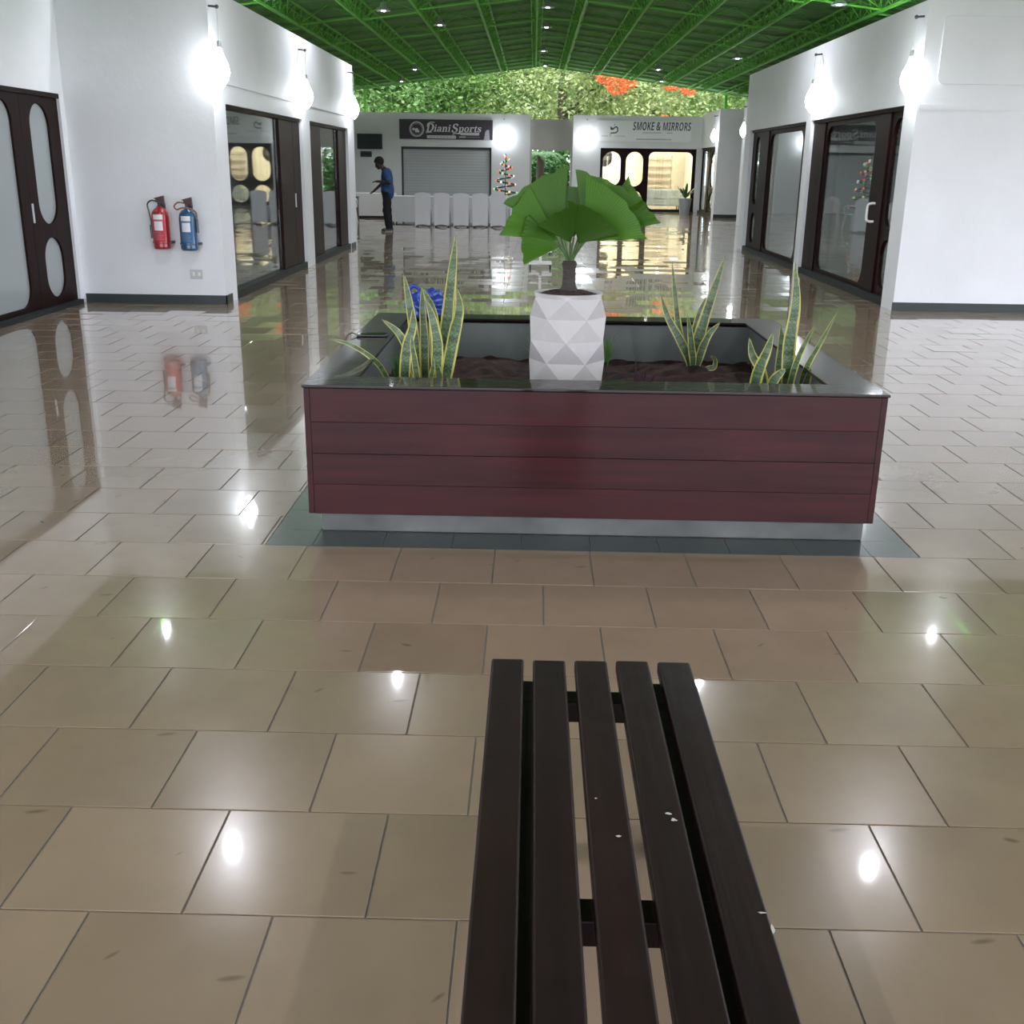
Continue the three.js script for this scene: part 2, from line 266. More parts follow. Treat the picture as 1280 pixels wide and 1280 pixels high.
// trims
single('trim_1', bx(XL, XL + 0.014, 2.455, 2.475, -22.3, ZL - 0.1), M.plaster, 'thin white ledge above the extinguisher side doors', 'trim', null, 'structure');
single('trim_2', bx(XR + 0.02, 10, 2.275, 2.330, ZR, ZR + 0.010), M.plaster, 'flat white band under the blank signboard', 'trim', null, 'structure');
{ const w = 2.9, h = 0.70, r = 0.06, s = new THREE.Shape(); s.moveTo(r, 0); s.lineTo(w - r, 0); s.absarc(w - r, r, r, -Math.PI / 2, 0); s.lineTo(w, h - r); s.absarc(w - r, h - r, r, 0, Math.PI / 2); s.lineTo(r, h); s.absarc(r, h - r, r, Math.PI / 2, Math.PI); s.lineTo(0, r); s.absarc(r, r, r, Math.PI, Math.PI * 1.5);
  const g = new THREE.ExtrudeGeometry(s, { depth: 0.012, bevelEnabled: true, bevelThickness: 0.004, bevelSize: 0.005, bevelSegments: 2, curveSegments: 6 });
  g.translate(4.54, 2.55, ZR + 0.0045); const o = single('blank_signboard', metreUV(g), M.plaster, 'blank white rounded signboard on the white wall end', 'signboard'); }
const sk = thing('wall_socket', 'pale socket plate low on the wall under the extinguishers', 'socket', [-3.93, 0.343, ZL]);
part('plate', rbx(-0.075, 0.075, -0.055, 0.055, 0, 0.012, 0.005), std(lin(0.55, 0.57, 0.55), 0.5), sk); part('rocker', rbx(0.02, 0.045, -0.02, 0.02, 0.010, 0.017, 0.003), M.whitePlastic, sk); part('rocker', rbx(-0.045, -0.02, -0.02, 0.02, 0.010, 0.017, 0.003), M.whitePlastic, sk);

// ---------------------------------------------------------------- glazed timber doors
// built along +u (local x), face towards +z local; segments: ['big', w], ['pill', w, handle?], ['post', w]
function pill(path, x0, x1, y0, y1, r) {
  path.moveTo(x0 + r, y0); path.lineTo(x1 - r, y0); path.absarc(x1 - r, y0 + r, r, -Math.PI / 2, 0); path.lineTo(x1, y1 - r); path.absarc(x1 - r, y1 - r, r, 0, Math.PI / 2); path.lineTo(x0 + r, y1); path.absarc(x0 + r, y1 - r, r, Math.PI / 2, Math.PI); path.lineTo(x0, y0 + r); path.absarc(x0 + r, y0 + r, r, Math.PI, Math.PI * 1.5);
}
function doorUnit(n, label, pos, turn, height, segs, glass, o = {}) {
  const d = thing('door_' + n, label, 'door', pos, turn, null, 'structure'), sill = o.sill ?? 0.09; let u = 0;
  const total = segs.reduce((a, s) => a + s[1], 0);
  part('threshold', bx(0, total, 0.001, sill, -0.06, 0.095), M.threshold, d);
  part('head_rail', rbx(0, total, height - 0.05, height, -0.06, 0.06, 0.005), M.door, d);
  for (const [kind, w, opt = {}] of segs) {
    const y0 = sill, y1 = height - 0.052, a = u + 0.003, b = u + w - 0.003;
    if (kind === 'post') {
      const p = part('post', rbx(a, b, y0, y1, -0.05, 0.05, 0.006), M.door, d), c = (a + b) / 2, z = 0.048;
      if (opt.handle) part('pull_handle', tube([[c, 1.20, z], [c, 1.20, z + 0.05], [c, 1.185, z + 0.085], [c, 1.09, z + 0.095], [c, 0.99, z + 0.085], [c, 0.975, z + 0.05], [c, 0.975, z]], 0.017, 36, 8), M.whitePlastic, p, 'white pull handle');
      if (opt.lock) part('lock_plate', rbx(a + 0.012, a + 0.05, 0.95, 1.15, 0.045, 0.062, 0.004), M.aluminium, p, 'silver lock plate');
    }
    else if (kind === 'clear') part('pane', bx(a, b, y0, y1, -0.006, 0.006), glass, d);
    else {
      const s = new THREE.Shape(); s.moveTo(a, y0); s.lineTo(b, y0); s.lineTo(b, y1); s.lineTo(a, y1); s.lineTo(a, y0);
      const holes = [], m = opt.stile ?? (kind === 'big' ? 0.13 : 0.12), m2 = opt.stile2 ?? m;
      if (kind === 'big') holes.push([a + m, b - m2, y0 + 0.05, y1 - 0.06, Math.min(0.22, (b - a - m - m2) / 2 - 0.001)]);
      else { const r = (b - a - m - m2) / 2 - 0.0005; holes.push([a + m, b - m2, 0.92, y1 - 0.07, r], [a + m, b - m2, y0 + 0.08, 0.78, r]); }
      for (const h of holes) { const p = new THREE.Path(); pill(p, ...h); s.holes.push(p); }
      const g = new THREE.ExtrudeGeometry(s, { depth: 0.045, bevelEnabled: true, bevelThickness: 0.006, bevelSize: 0.004, bevelSegments: 1, curveSegments: 10 }); g.translate(0, 0, -0.0225);
      const leaf = part('leaf', metreUV(g), M.door, d);
      for (const h of holes) part('pane', bx(h[0] - 0.02, h[1] + 0.02, h[2] - 0.02, h[3] + 0.02, -0.005, 0.005), opt.glass ?? glass, leaf);
      if (opt.lock) part('lock_plate', rbx(opt.lock === 'a' ? a + 0.012 : b - 0.04, opt.lock === 'a' ? a + 0.04 : b - 0.012, 0.95, 1.15, 0.022, 0.042, 0.004), M.aluminium, leaf, 'silver lock plate');
    }
    u += w;
  }
  return d;
}
// left corridor wall: local x runs towards -z after turning; face to +x
const LT = Math.PI / 2;
doorUnit(1, 'wide glass shop front with dark posts beside the fire extinguishers', [XL - 0.10, 0, -13.2], LT, DL, [['clear', 2.9], ['post', 0.88], ['post', 0.52, { lock: 'a' }]], M.glass);
doorUnit(2, 'narrow dark framed glass door in the last bay before the far court', [XL - 0.10, 0, -18.09], LT, DL, [['post', 1.13], ['clear', 1.7], ['post', 0.83]], M.glass);
doorUnit(3, 'dark timber door with pill shaped frosted panes on the side wall', [XLL - 0.06, 0, -8.6], LT, DLL, [['post', 0.12], ['big', 2.92, { stile: 0.25, stile2: 0.20 }], ['pill', 0.94, { stile: 0.20, stile2: 0.26, lock: 'a' }]], M.frosted, { sill: 0.05 });
doorUnit(4, 'dark timber glazed front with a white pull handle', [XR + 0.10, 0, -17.98], -LT, DR, [['post', 0.70], ['big', 2.62, { stile: 0.06, stile2: 0.10 }], ['post', 0.50, { handle: true }], ['pill', 0.61, { stile: 0.10, stile2: 0.10 }]], M.glass);
doorUnit(5, 'dark timber glazed front in the farther bay past the pull handle door', [XR + 0.10, 0, -22.95], -LT, DR, [['pill', 1.05, { stile: 0.32, stile2: 0.32 }], ['post', 0.55], ['big', 3.03, { stile: 0.05, stile2: 0.4 }]], M.glass);
doorUnit(6, 'dark timber front with warm lit pill windows under the pale sign', [2.47, 0, ZB - 0.06], 0, 2.28, [['pill', 0.89, { stile: 0.10, stile2: 0.11 }], ['pill', 0.85, { stile: 0.07, stile2: 0.12 }], ['big', 1.84, { stile: 0.07, stile2: 0.12 }]], M.glass, { sill: 0.05 });
doorUnit(7, 'dark narrow doorway on the side of the far corner block', [6.30, 0, ZB], -LT, 2.32, [['big', 1.4], ['post', 0.5], ['pill', 1.45]], M.glass);
doorUnit(8, 'dark doorway in the set-back wall past the glazed shops', [6.20, 0, -32.3], -LT, 2.32, [['big', 2.2], ['pill', 1.2], ['pill', 1.3]], M.glass);

// roller shutter
const shu = thing('roller_shutter', 'closed silver roller shutter below the dark shop sign', 'shutter', [0, 0, ZB - 0.12]);
for (let y = 0.02; y < 2.14; y += 0.1) part('slat', rbx(-4.94, -1.67, y, y + 0.098, -0.008, 0.014, 0.009, 3), M.shutter, shu);
part('backing', bx(-4.95, -1.66, 0.005, 2.2, -0.06, -0.02), M.darkGrey, shu); part('guide_rail', rbx(-5.0, -4.93, 0, 2.23, -0.03, 0.06, 0.004), M.darkGrey, shu); part('guide_rail', rbx(-1.68, -1.61, 0, 2.23, -0.03, 0.06, 0.004), M.darkGrey, shu); part('top_box', rbx(-5.0, -1.61, 2.15, 2.235, -0.05, 0.06, 0.004), M.darkGrey, shu);

// ---------------------------------------------------------------- roof: corrugated sheets on green lattice trusses
const RX = 0.27, RIDGE = 5.27, SLOPE = 0.128, ZE = -44, ZN = 6, roofY = (x) => RIDGE - SLOPE * Math.abs(x - RX);
const roof = thing('ceiling', 'green corrugated sheet roof on long lattice trusses', 'roof', [0, 0, 0], 0, null, 'structure');
for (const side of [-1, 1]) {
  const P = [], I = [], xe = RX + side * 11.5, prof = [[0, 0], [0.09, 0], [0.125, 0.04], [0.165, 0.04], [0.2, 0]], xs = [RX, xe], rows = [];
  for (let z = ZE; z < ZN; z += 0.2) for (let k = 0; k < 4; k++) rows.push([z + prof[k][0], prof[k][1]]);
  rows.push([ZN, 0]);
  for (const up of [0, 0.004]) { const base = P.length / 3; for (const [z, h] of rows) for (const x of xs) P.push(x, roofY(x) + h + up, z); for (let i = 0; i < rows.length - 1; i++) { const a = base + i * 2; const f = (up > 0) === (side > 0); f ? I.push(a, a + 2, a + 1, a + 1, a + 2, a + 3) : I.push(a, a + 1, a + 2, a + 1, a + 3, a + 2); } }
  let g = new THREE.BufferGeometry(); g.setAttribute('position', new THREE.Float32BufferAttribute(P, 3)); g.setIndex(I); g = g.toNonIndexed(); g.computeVertexNormals();
  part('roof_sheet', metreUV(g), M.greenSheet, roof);
}
part('ridge_cap', [strip([RX - 0.2, RIDGE - 0.01, ZE], [RX - 0.2, RIDGE - 0.01, ZN], 0.4, 0.004)], M.greenSheet, roof);
{
  const xs = [-8.5, -7.3, -6.08, -4.87, -3.65, -2.43, -1.21, 0.0, 1.0, 2.21, 3.42, 4.66, 5.9, 7.1, 8.3], D = 0.32, zEnd = -40.6;
  for (const x of xs) {
    const t = new THREE.Group(); t.name = 'truss'; t.position.set(x, roofY(x) - 0.02, 0); roof.add(t);
    part('bottom_chord', [strip([0, -D, zEnd], [0, -D, ZN - 0.5], 0.045, 0.045), strip([0, -D, zEnd], [0, -0.03, ZE + 0.1], 0.045, 0.045)], M.greenSteel, t);
    part('top_chord', [strip([-0.13, -0.03, ZE + 0.05], [-0.13, -0.03, ZN - 0.5], 0.04, 0.04), strip([0.13, -0.03, ZE + 0.05], [0.13, -0.03, ZN - 0.5], 0.04, 0.04)], M.greenSteel, t);
    const web = []; for (let z = zEnd, k = 0; z < ZN - 0.8; z += 0.3, k++) for (const s of [-0.13, 0.13]) web.push(k % 2 ? bar([s, -0.03, z], [0, -D, z + 0.3], 0.011, 4) : bar([0, -D, z], [s, -0.03, z + 0.3], 0.011, 4));
    part('web', web, M.greenSteel, t);
  }
  for (let i = 0; i < xs.length - 1; i++) for (let z = -38.5 + (i % 2) * 0.4; z < 4; z += 3.6) {
    const a = xs[i], b = xs[i + 1], ya = roofY(a) - D - 0.02, yb = roofY(b) - D - 0.02;
    part('cross_tie', [strip([a, ya, z], [b, yb, z], 0.03, 0.03), bar([a, ya, z], [(a + b) / 2, roofY((a + b) / 2) - 0.04, z], 0.013, 5), bar([b, yb, z], [(a + b) / 2, roofY((a + b) / 2) - 0.04, z], 0.013, 5)], M.greenSteel, roof);
  }
  for (let z = -43.9; z < 5.6; z += 1.4) for (const s of [-1, 1]) part('purlin', strip([RX, RIDGE - 0.035, z], [RX + s * 11.4, roofY(RX + s * 11.4) - 0.035, z], 0.05, 0.03), M.greenSheet, roof);
}
for (const [x, z] of [[7.27, -44.2], [8.18, -44.2], [-6.54, -44.2]]) { const p = thing('roof_post', x > 8 ? 'green steel roof post behind the far corner, outer of the pair' : x > 0 ? 'green steel roof post behind the far corner, inner of the pair' : 'green steel roof post behind the wall with the television', 'post', [x, 0, z + 0.4]); part('shaft', strip([0, 0, 0], [0, roofY(x) - 0.02, 0], 0.10, 0.10), M.greenSteel, p); part('base_plate', rbx(-0.15, 0.15, -0.14, -0.005, -0.15, 0.15, 0.003), M.greenSteel, p); }

// ---------------------------------------------------------------- roof floodlights and wall lamps
const floods = [[-4.80, -13.0, 'over the extinguisher wall'], [-2.66, -8.35, 'over the aisle between side door and planter'], [-1.60, -12.13, 'behind the planter over the pale aisle'], [3.12, -8.22, 'over the aisle beside the planter'], [5.50, -13.35, 'over the blank signboard'], [2.18, -12.2, 'behind the planter near the handle door'],
  [-2.92, -22.2, 'above the end of the extinguisher block'], [-2.1, -25.2, 'on the truss before the dark sign'], [0.22, -24.6, 'under the ridge, nearer of two'], [0.23, -28.0, 'under the ridge, farther of two'], [4.94, -19.3, 'above the farther glazed bay'], [4.94, -28.5, 'above the set-back wall'], [-4.46, -19.3, 'above the shop slab end'], [-2.8, -17.6, 'over the middle of the shop aisle'], [2.9, -17.8, 'over the aisle by the handle door'], [0.2, -33.5, 'under the ridge before the passage'], [-2.6, -2.6, 'behind the viewer over the bench aisle'], [3.2, -2.4, 'over the bench aisle'], [-2.6, 4.0, 'behind the bench towards the side wall'], [3.2, 4.0, 'behind the bench'], [7.2, -8.5, 'over the open court by the blank signboard'], [7.2, 2.0, 'over the open court behind the bench'], [-4.4, -37.6, 'before the roller shutter'], [0.3, -38.4, 'before the garden passage'], [4.1, -37.6, 'before the lit pill windows'], [-6.6, -31, 'above the far side court'], [-3.6, -34.2, 'over the covered chairs'], [3.6, -34.0, 'over the aisle to the lit shop']];
for (const [x, z, where] of floods) {
  const y = roofY(x) - (Math.abs(x) > 4.7 && z > -14 && z < -12 ? 0.2 : 0.5), f = thing('ceiling_floodlight', 'round white roof floodlight ' + where, 'floodlight', [x, y, z], 0, 'roof floodlights');
  part('housing', lathe([[0.02, 0.16], [0.05, 0.15], [0.07, 0.07], [0.13, 0.02], [0.135, 0.0], [0.10, 0.004], [0.043, 0.006]], 20), M.aluminium, f);
  part('lens', lathe([[0, -0.008], [0.025, -0.006], [0.040, 0.0], [0.043, 0.006]], 20), M.floodGlow, f);
  const up = roofY(x) - y - 0.02; part('hanger', bar([0, 0.15, 0], [0, up, 0], 0.008), M.greenSteel, f);
  const l = new THREE.SpotLight(lin(0.95, 0.96, 1.05), LAMP_CD, 0, 1.40, 0.5, 2); l.position.set(0, -0.03, 0); l.target.position.set(0, -1, 0); l.castShadow = true; l.shadow.radius = 1.6; l.name = 'floodlight_beam'; f.add(l); f.add(l.target);
}
const lamps = [[XL + 0.12, 2.54, -12.66, 'px', 'before the corner of the extinguisher wall'], [XL + 0.12, 2.55, -17.35, 'px', 'on the pier between the two shop fronts'], [XL + 0.12, 2.58, -21.85, 'px', 'at the end pier of the extinguisher block'],
  [XR - 0.12, 2.58, -13.12, 'nx', 'at the corner of the blank signboard wall'], [XR - 0.12, 2.60, -17.6, 'nx', 'on the pier between handle door and farther bay'], [6.1 - 0.15, 2.62, -32.5, 'nx', 'on the set-back wall'], [6.2 - 0.15, 2.62, -38.45, 'nx', 'on the far corner block'],
  [-1.145, 2.58, ZB + 0.2, 'pz', 'beside the dark shop sign'], [1.93, 2.6, ZB + 0.2, 'pz', 'beside the pale shop sign']];
for (const [x, y, z, dir, where] of lamps) {
  const f = thing('wall_lamp', 'glowing white drop shaped lamp hanging ' + where, 'lamp', [x, y, z], 0, 'hanging wall lamps'), h = 0.66, off = dir === 'px' ? [-0.12, -0.1] : dir === 'nx' ? [0.12, -0.1] : [0, -0.2];
  part('shade', lathe([[0, -0.17], [0.03, -0.15], [0.078, -0.08], [0.10, 0.0], [0.088, 0.08], [0.046, 0.17], [0.022, 0.24], [0.016, 0.26]], 24), M.lampGlow, f, 'glowing white glass drop');
  part('cap', lathe([[0.024, 0.25], [0.024, 0.31], [0.008, 0.325]], 12), M.aluminium, f);
  part('cord', bar([0, 0.31, 0], [0, h, 0], 0.005), M.whitePlastic, f);
  part('bracket', [bar([0, h, 0], [off[0], h + 0.02, off[1]], 0.012), new THREE.SphereGeometry(0.022, 10, 8).translate(0, h, 0)], M.darkGrey, f);
  const l = new THREE.PointLight(lin(0.90, 0.95, 1.0), WALL_CD, 0, 2); l.castShadow = true; l.shadow.radius = 5; l.name = 'wall_lamp_bulb'; f.add(l);
}
// ---------------------------------------------------------------- timber planter
const PX0 = -0.985, PX1 = 1.545, PZ1 = -4.56, PZ0 = -6.95, PTOP = 0.685, PB = 0.098;
const planter = thing('planter_box', 'low square red brown timber planter on a grey plinth', 'planter', [0, 0, 0]);
part('plinth', rbx(-0.94, 1.52, 0.0015, PB, -6.90, -4.61, 0.006), M.cement, planter, 'grey cement plinth');
{
  const ys = [PB, 0.237, 0.378, 0.520, 0.671];
  for (let k = 0; k < 4; k++) {
    const y0 = ys[k] + 0.0004, y1 = ys[k + 1] - 0.0004, m = M.redBoards, jig = [0, 0.0015, -0.001, 0.001][k];
    part('board', rbx(PX0 + 0.028, PX1 - 0.028, y0, y1, PZ1 - 0.026 + jig, PZ1 + jig, 0.0016, 1, k * 0.37, k * 0.61), m[k % 3], planter);
    part('board', rbx(PX0 + 0.028, PX1 - 0.028, y0, y1, PZ0, PZ0 + 0.026, 0.003, 2, k * 0.21, k * 0.13), m[(k + 1) % 3], planter);
    part('board', rbx(PX0, PX0 + 0.026, y0, y1, PZ0 + 0.028, PZ1 - 0.028, 0.003, 2, k * 0.31, k * 0.43), m[(k + 2) % 3], planter);
    part('board', rbx(PX1 - 0.026, PX1, y0, y1, PZ0 + 0.028, PZ1 - 0.028, 0.003, 2, k * 0.17, k * 0.53), m[k % 3], planter);
  }
  for (const x of [PX0, PX1 - 0.028]) for (const z of [PZ1 - 0.028, PZ0]) part('corner_post', rbx(x, x + 0.028, PB, 0.671, z, z + 0.028, 0.004), M.redBoards[1], planter);
  // mitred rim boards
  const W = 0.212, rimY0 = 0.672;
  const mitre = (pts) => { const s = new THREE.Shape(); pts.forEach(([x, z], i) => (i ? s.lineTo(x, -z) : s.moveTo(x, -z))); s.closePath(); const g = new THREE.ExtrudeGeometry(s, { depth: PTOP - rimY0 - 0.006, bevelEnabled: true, bevelThickness: 0.003, bevelSize: 0.003, bevelSegments: 2 }); g.rotateX(-Math.PI / 2); g.translate(0, rimY0 + 0.003, 0); return metreUV(g); };
  const e = 0.0008, o = 0.003, a = PX0 - o, b = PX1 + o, c = PZ1 + o, d = PZ0 - o;
  part('rim_board', mitre([[a + e, c], [b - e, c], [b - W - e, c - W], [a + W + e, c - W]]), M.rim, planter, 'glossy black brown rim board');
  part('rim_board', mitre([[b - e, d], [a + e, d], [a + W + e, d + W], [b - W - e, d + W]]), M.rim, planter);
  part('rim_board', mitre([[a, d + e], [a, c - e], [a + W, c - W - e], [a + W, d + W + e]]), M.rim, planter);
  part('rim_board', mitre([[b, c - e], [b, d + e], [b - W, d + W + e], [b - W, c - W - e]]), M.rim, planter);
  const x0 = PX0 + 0.17, x1 = PX1 - 0.17, z1 = PZ1 - 0.17, z0 = PZ0 + 0.17;
  part('liner', [bx(x0 - 0.05, x0, 0.1, 0.653, z0, z1), bx(x1, x1 + 0.05, 0.1, 0.653, z0, z1), bx(x0 - 0.05, x1 + 0.05, 0.1, 0.653, z1, z1 + 0.05), bx(x0 - 0.05, x1 + 0.05, 0.1, 0.653, z0 - 0.05, z0)], M.liner, planter, 'grey cement liner wall');
  const g = new THREE.PlaneGeometry(x1 - x0, z1 - z0, 70, 60); g.rotateX(-Math.PI / 2); g.translate((x0 + x1) / 2, 0.43, (z0 + z1) / 2);
  const p = g.attributes.position; for (let i = 0; i < p.count; i++) { const x = p.getX(i), z = p.getZ(i), hump = (cx, cz, r, h) => h * Math.exp(-((x - cx) ** 2 + (z - cz) ** 2) / (r * r)); p.setY(i, 0.425 + hump(-0.3, -6.3, 0.3, 0.07) + hump(0.9, -6.35, 0.25, 0.05) + hump(0.2, -5.7, 0.35, -0.03) + 0.018 * Math.sin(x * 23 + Math.cos(z * 19) * 2) * Math.sin(z * 27) + rr(-0.006, 0.006)); }
  g.computeVertexNormals(); part('soil', metreUV(g), M.soil, planter, 'dark red brown soil');
}
// faceted pot
{
  const pot = thing('faceted_pot', 'white faceted diamond pattern plant pot standing in the planter soil', 'pot', [0.195, 0.40, -5.75]);
  const rings = [[-0.005, 0.200, 0], [0.097, 0.218, 1], [0.212, 0.203, 0], [0.327, 0.220, 1], [0.442, 0.203, 0], [0.545, 0.198, 1]], N = 6, P = [];
  const ring = rings.map(([y, r, k]) => Array.from({ length: N }, (_, i) => { const a = ((i + (k ? 0.5 : 0)) / N) * Math.PI * 2 + Math.PI / 6 - 0.06; return [Math.sin(a) * r, y, Math.cos(a) * r]; }));
  const tri = (a, b, c) => P.push(...a, ...b, ...c);
  for (let j = 0; j < rings.length - 1; j++) for (let i = 0; i < N; i++) { const A = ring[j], B = ring[j + 1], n = (i + 1) % N; if (rings[j][2] === 0) { tri(A[i], A[n], B[i]); tri(A[n], B[n], B[i]); } else { tri(A[i], A[n], B[n]); tri(A[i], B[n], B[i]); } }
  const g = new THREE.BufferGeometry(); g.setAttribute('position', new THREE.Float32BufferAttribute(P, 3)); g.computeVertexNormals(); part('body', metreUV(g), M.pot, pot);
  // rim: hexagon blending into a round lip
  const R = [], top = ring[5], m = 48; const hexR = (a) => { const k = Math.PI / 3, s = a - (Math.PI / 6 - 0.06 + Math.PI / 6), u = ((s % k) + k) % k - k / 2; return 0.198 * Math.cos(Math.PI / 6) / Math.cos(u); };
  const prof = [[(a) => hexR(a), 0.545], [(a) => hexR(a) * 0.5 + 0.094, 0.562], [() => 0.183, 0.568], [() => 0.168, 0.568], [() => 0.160, 0.56], [() => 0.155, 0.50]];
  for (let j = 0; j < prof.length - 1; j++) for (let i = 0; i < m; i++) { const q = (f, y, k) => { const a = (k / m) * Math.PI * 2; return [Math.sin(a) * f(a), y, Math.cos(a) * f(a)]; }; const a = q(...prof[j], i), b = q(...prof[j], i + 1), c = q(...prof[j + 1], i), d = q(...prof[j + 1], i + 1); R.push(...a, ...b, ...c, ...b, ...d, ...c); }
  const rg = new THREE.BufferGeometry(); rg.setAttribute('position', new THREE.Float32BufferAttribute(R, 3)); rg.computeVertexNormals(); part('lip', metreUV(rg), M.pot, pot);
  const s = new THREE.CircleGeometry(0.158, 40, 0).rotateX(-Math.PI / 2); const sg = new THREE.SphereGeometry(0.158, 40, 12, 0, 6.3, 0, Math.PI / 2).scale(1, 0.22, 1); const p = sg.attributes.position; for (let i = 0; i < p.count; i++) p.setY(i, p.getY(i) + 0.545 + rr(-0.004, 0.004)); sg.computeVertexNormals(); part('potting_soil', sg, M.soil, pot, 'dark potting soil');
}
// fan palm in the pot
{
  const leafMap = canvasTex(512, 512, (c, w, h) => { c.fillStyle = '#5f9a2a'; c.fillRect(0, 0, w, h); for (let i = 0; i < 64; i++) { c.fillStyle = i % 2 ? 'rgba(50,110,30,0.22)' : 'rgba(150,200,80,0.12)'; c.fillRect((i / 64) * w, 0, w / 64, h); } });
  const mats = [1, 0.72, 1.28].map((k) => phys(lin(0.52 * k, 0.52 * k, 0.38 * k), 0.5, { map: leafMap, specularIntensity: 0.6, transmission: 0.30, thickness: 0, side: THREE.DoubleSide })), stemM = std(lin(0.09, 0.16, 0.05), 0.5), trunkM = std(lin(0.055, 0.045, 0.04), 0.85, { bumpMap: grain, bumpScale: 0.01 });
  const palm = thing('fan_palm', 'small fan palm with pleated round green leaves growing in the faceted pot', 'plant', [0.195, 0.955, -5.75]);
  part('trunk', (() => { const g = lathe([[0.052, 0], [0.05, 0.02], [0.036, 0.05], [0.033, 0.13], [0.04, 0.16], [0.032, 0.175], [0, 0.18]], 16); return g; })(), trunkM, palm, 'dark fibrous trunk');
  // [base offset x,y,z, pointing direction x,y,z, face normal-ish, radius, half span]
  const leaves = [
    [[-0.06, 0.275, 0.03], [-0.84, 0.56, 0.06], [0.2, 0.45, 0.87], 0.30, 0.44], [[-0.055, 0.25, 0.07], [-0.95, 0.20, 0.22], [0.1, 0.5, 0.85], 0.215, 0.55],
    [[-0.03, 0.29, -0.03], [-0.50, 0.86, 0.0], [0.2, 0.12, 0.97], 0.345, 0.46], [[0.0, 0.27, 0.07], [-0.34, 0.86, 0.30], [0.25, -0.3, 0.92], 0.20, 0.55], [[0.04, 0.265, 0.07], [0.42, 0.82, 0.36], [-0.35, -0.2, 0.92], 0.22, 0.60], [[0.02, 0.29, -0.04], [-0.02, 0.98, -0.15], [0, 0.15, 0.98], 0.275, 0.5],
    [[0.07, 0.285, -0.02], [0.40, 0.91, -0.08], [-0.15, 0.15, 0.97], 0.335, 0.46], [[0.065, 0.275, 0.05], [0.66, 0.73, 0.14], [-0.3, 0.1, 0.95], 0.31, 0.60],
    [[0.08, 0.275, -0.02], [0.82, 0.58, -0.05], [-0.3, 0.40, 0.86], 0.37, 0.34], [[0.05, 0.30, -0.08], [0.15, 0.75, -0.62], [0, 0.65, 0.75], 0.28, 0.8], [[-0.05, 0.30, -0.08], [-0.40, 0.7, -0.55], [0.2, 0.65, 0.7], 0.28, 0.8]];
  for (const [b, d, n, R, span] of leaves) {
    const B = V(...b), D = V(...d).normalize(), S = D.clone().cross(V(...n)).normalize(), Nn = S.clone().cross(D).normalize(), folds = Math.max(8, Math.round(span * 22)), cols = folds * 2, rows = 9, P = [], U = [], I = [];
    for (let j = 0; j <= rows; j++) for (let i = 0; i <= cols; i++) {
      const t = i / cols, a = (t - 0.5) * 2 * span * 1.18, edge = 1 + (span < 0.7 ? 0.12 : -0.05) * Math.pow(Math.abs(t - 0.5) * 2, 3) + 0.014 * Math.sin(t * 23 + R * 90) - 0.012 * (i % 4 === 0 ? 1 : 0), r = R * edge * (j / rows);
      const q = j / rows, fold = (i % 2 ? 1 : -1) * 0.0045 * Math.sqrt(q), cup = 0.10 * R * q * q + 0.22 * R * q * Math.pow(Math.abs(a) / 1.2, 2), sag = -0.06 * q * q * R;
      const v = B.clone().addScaledVector(D, Math.cos(a) * r).addScaledVector(S, Math.sin(a) * r).addScaledVector(Nn, fold + cup); v.y += sag; P.push(v.x, v.y, v.z); U.push(t, q);
    }
    for (let j = 0; j < rows; j++) for (let i = 0; i < cols; i++) { const a = j * (cols + 1) + i; I.push(a, a + 1, a + cols + 1, a + 1, a + cols + 2, a + cols + 1); }
    const g = new THREE.BufferGeometry(); g.setAttribute('position', new THREE.Float32BufferAttribute(P, 3)); g.setAttribute('uv', new THREE.Float32BufferAttribute(U, 2)); g.setIndex(I); g.computeVertexNormals();
    const lf = part('leaf', g, mats[(rnd() * 3) | 0], palm); part('stalk', tube([[b[0] * 0.1, 0.13, b[2] * 0.1], [b[0] * 0.35, 0.20, b[2] * 0.35], b], 0.0055, 12, 6), stemM, lf);
  }
}
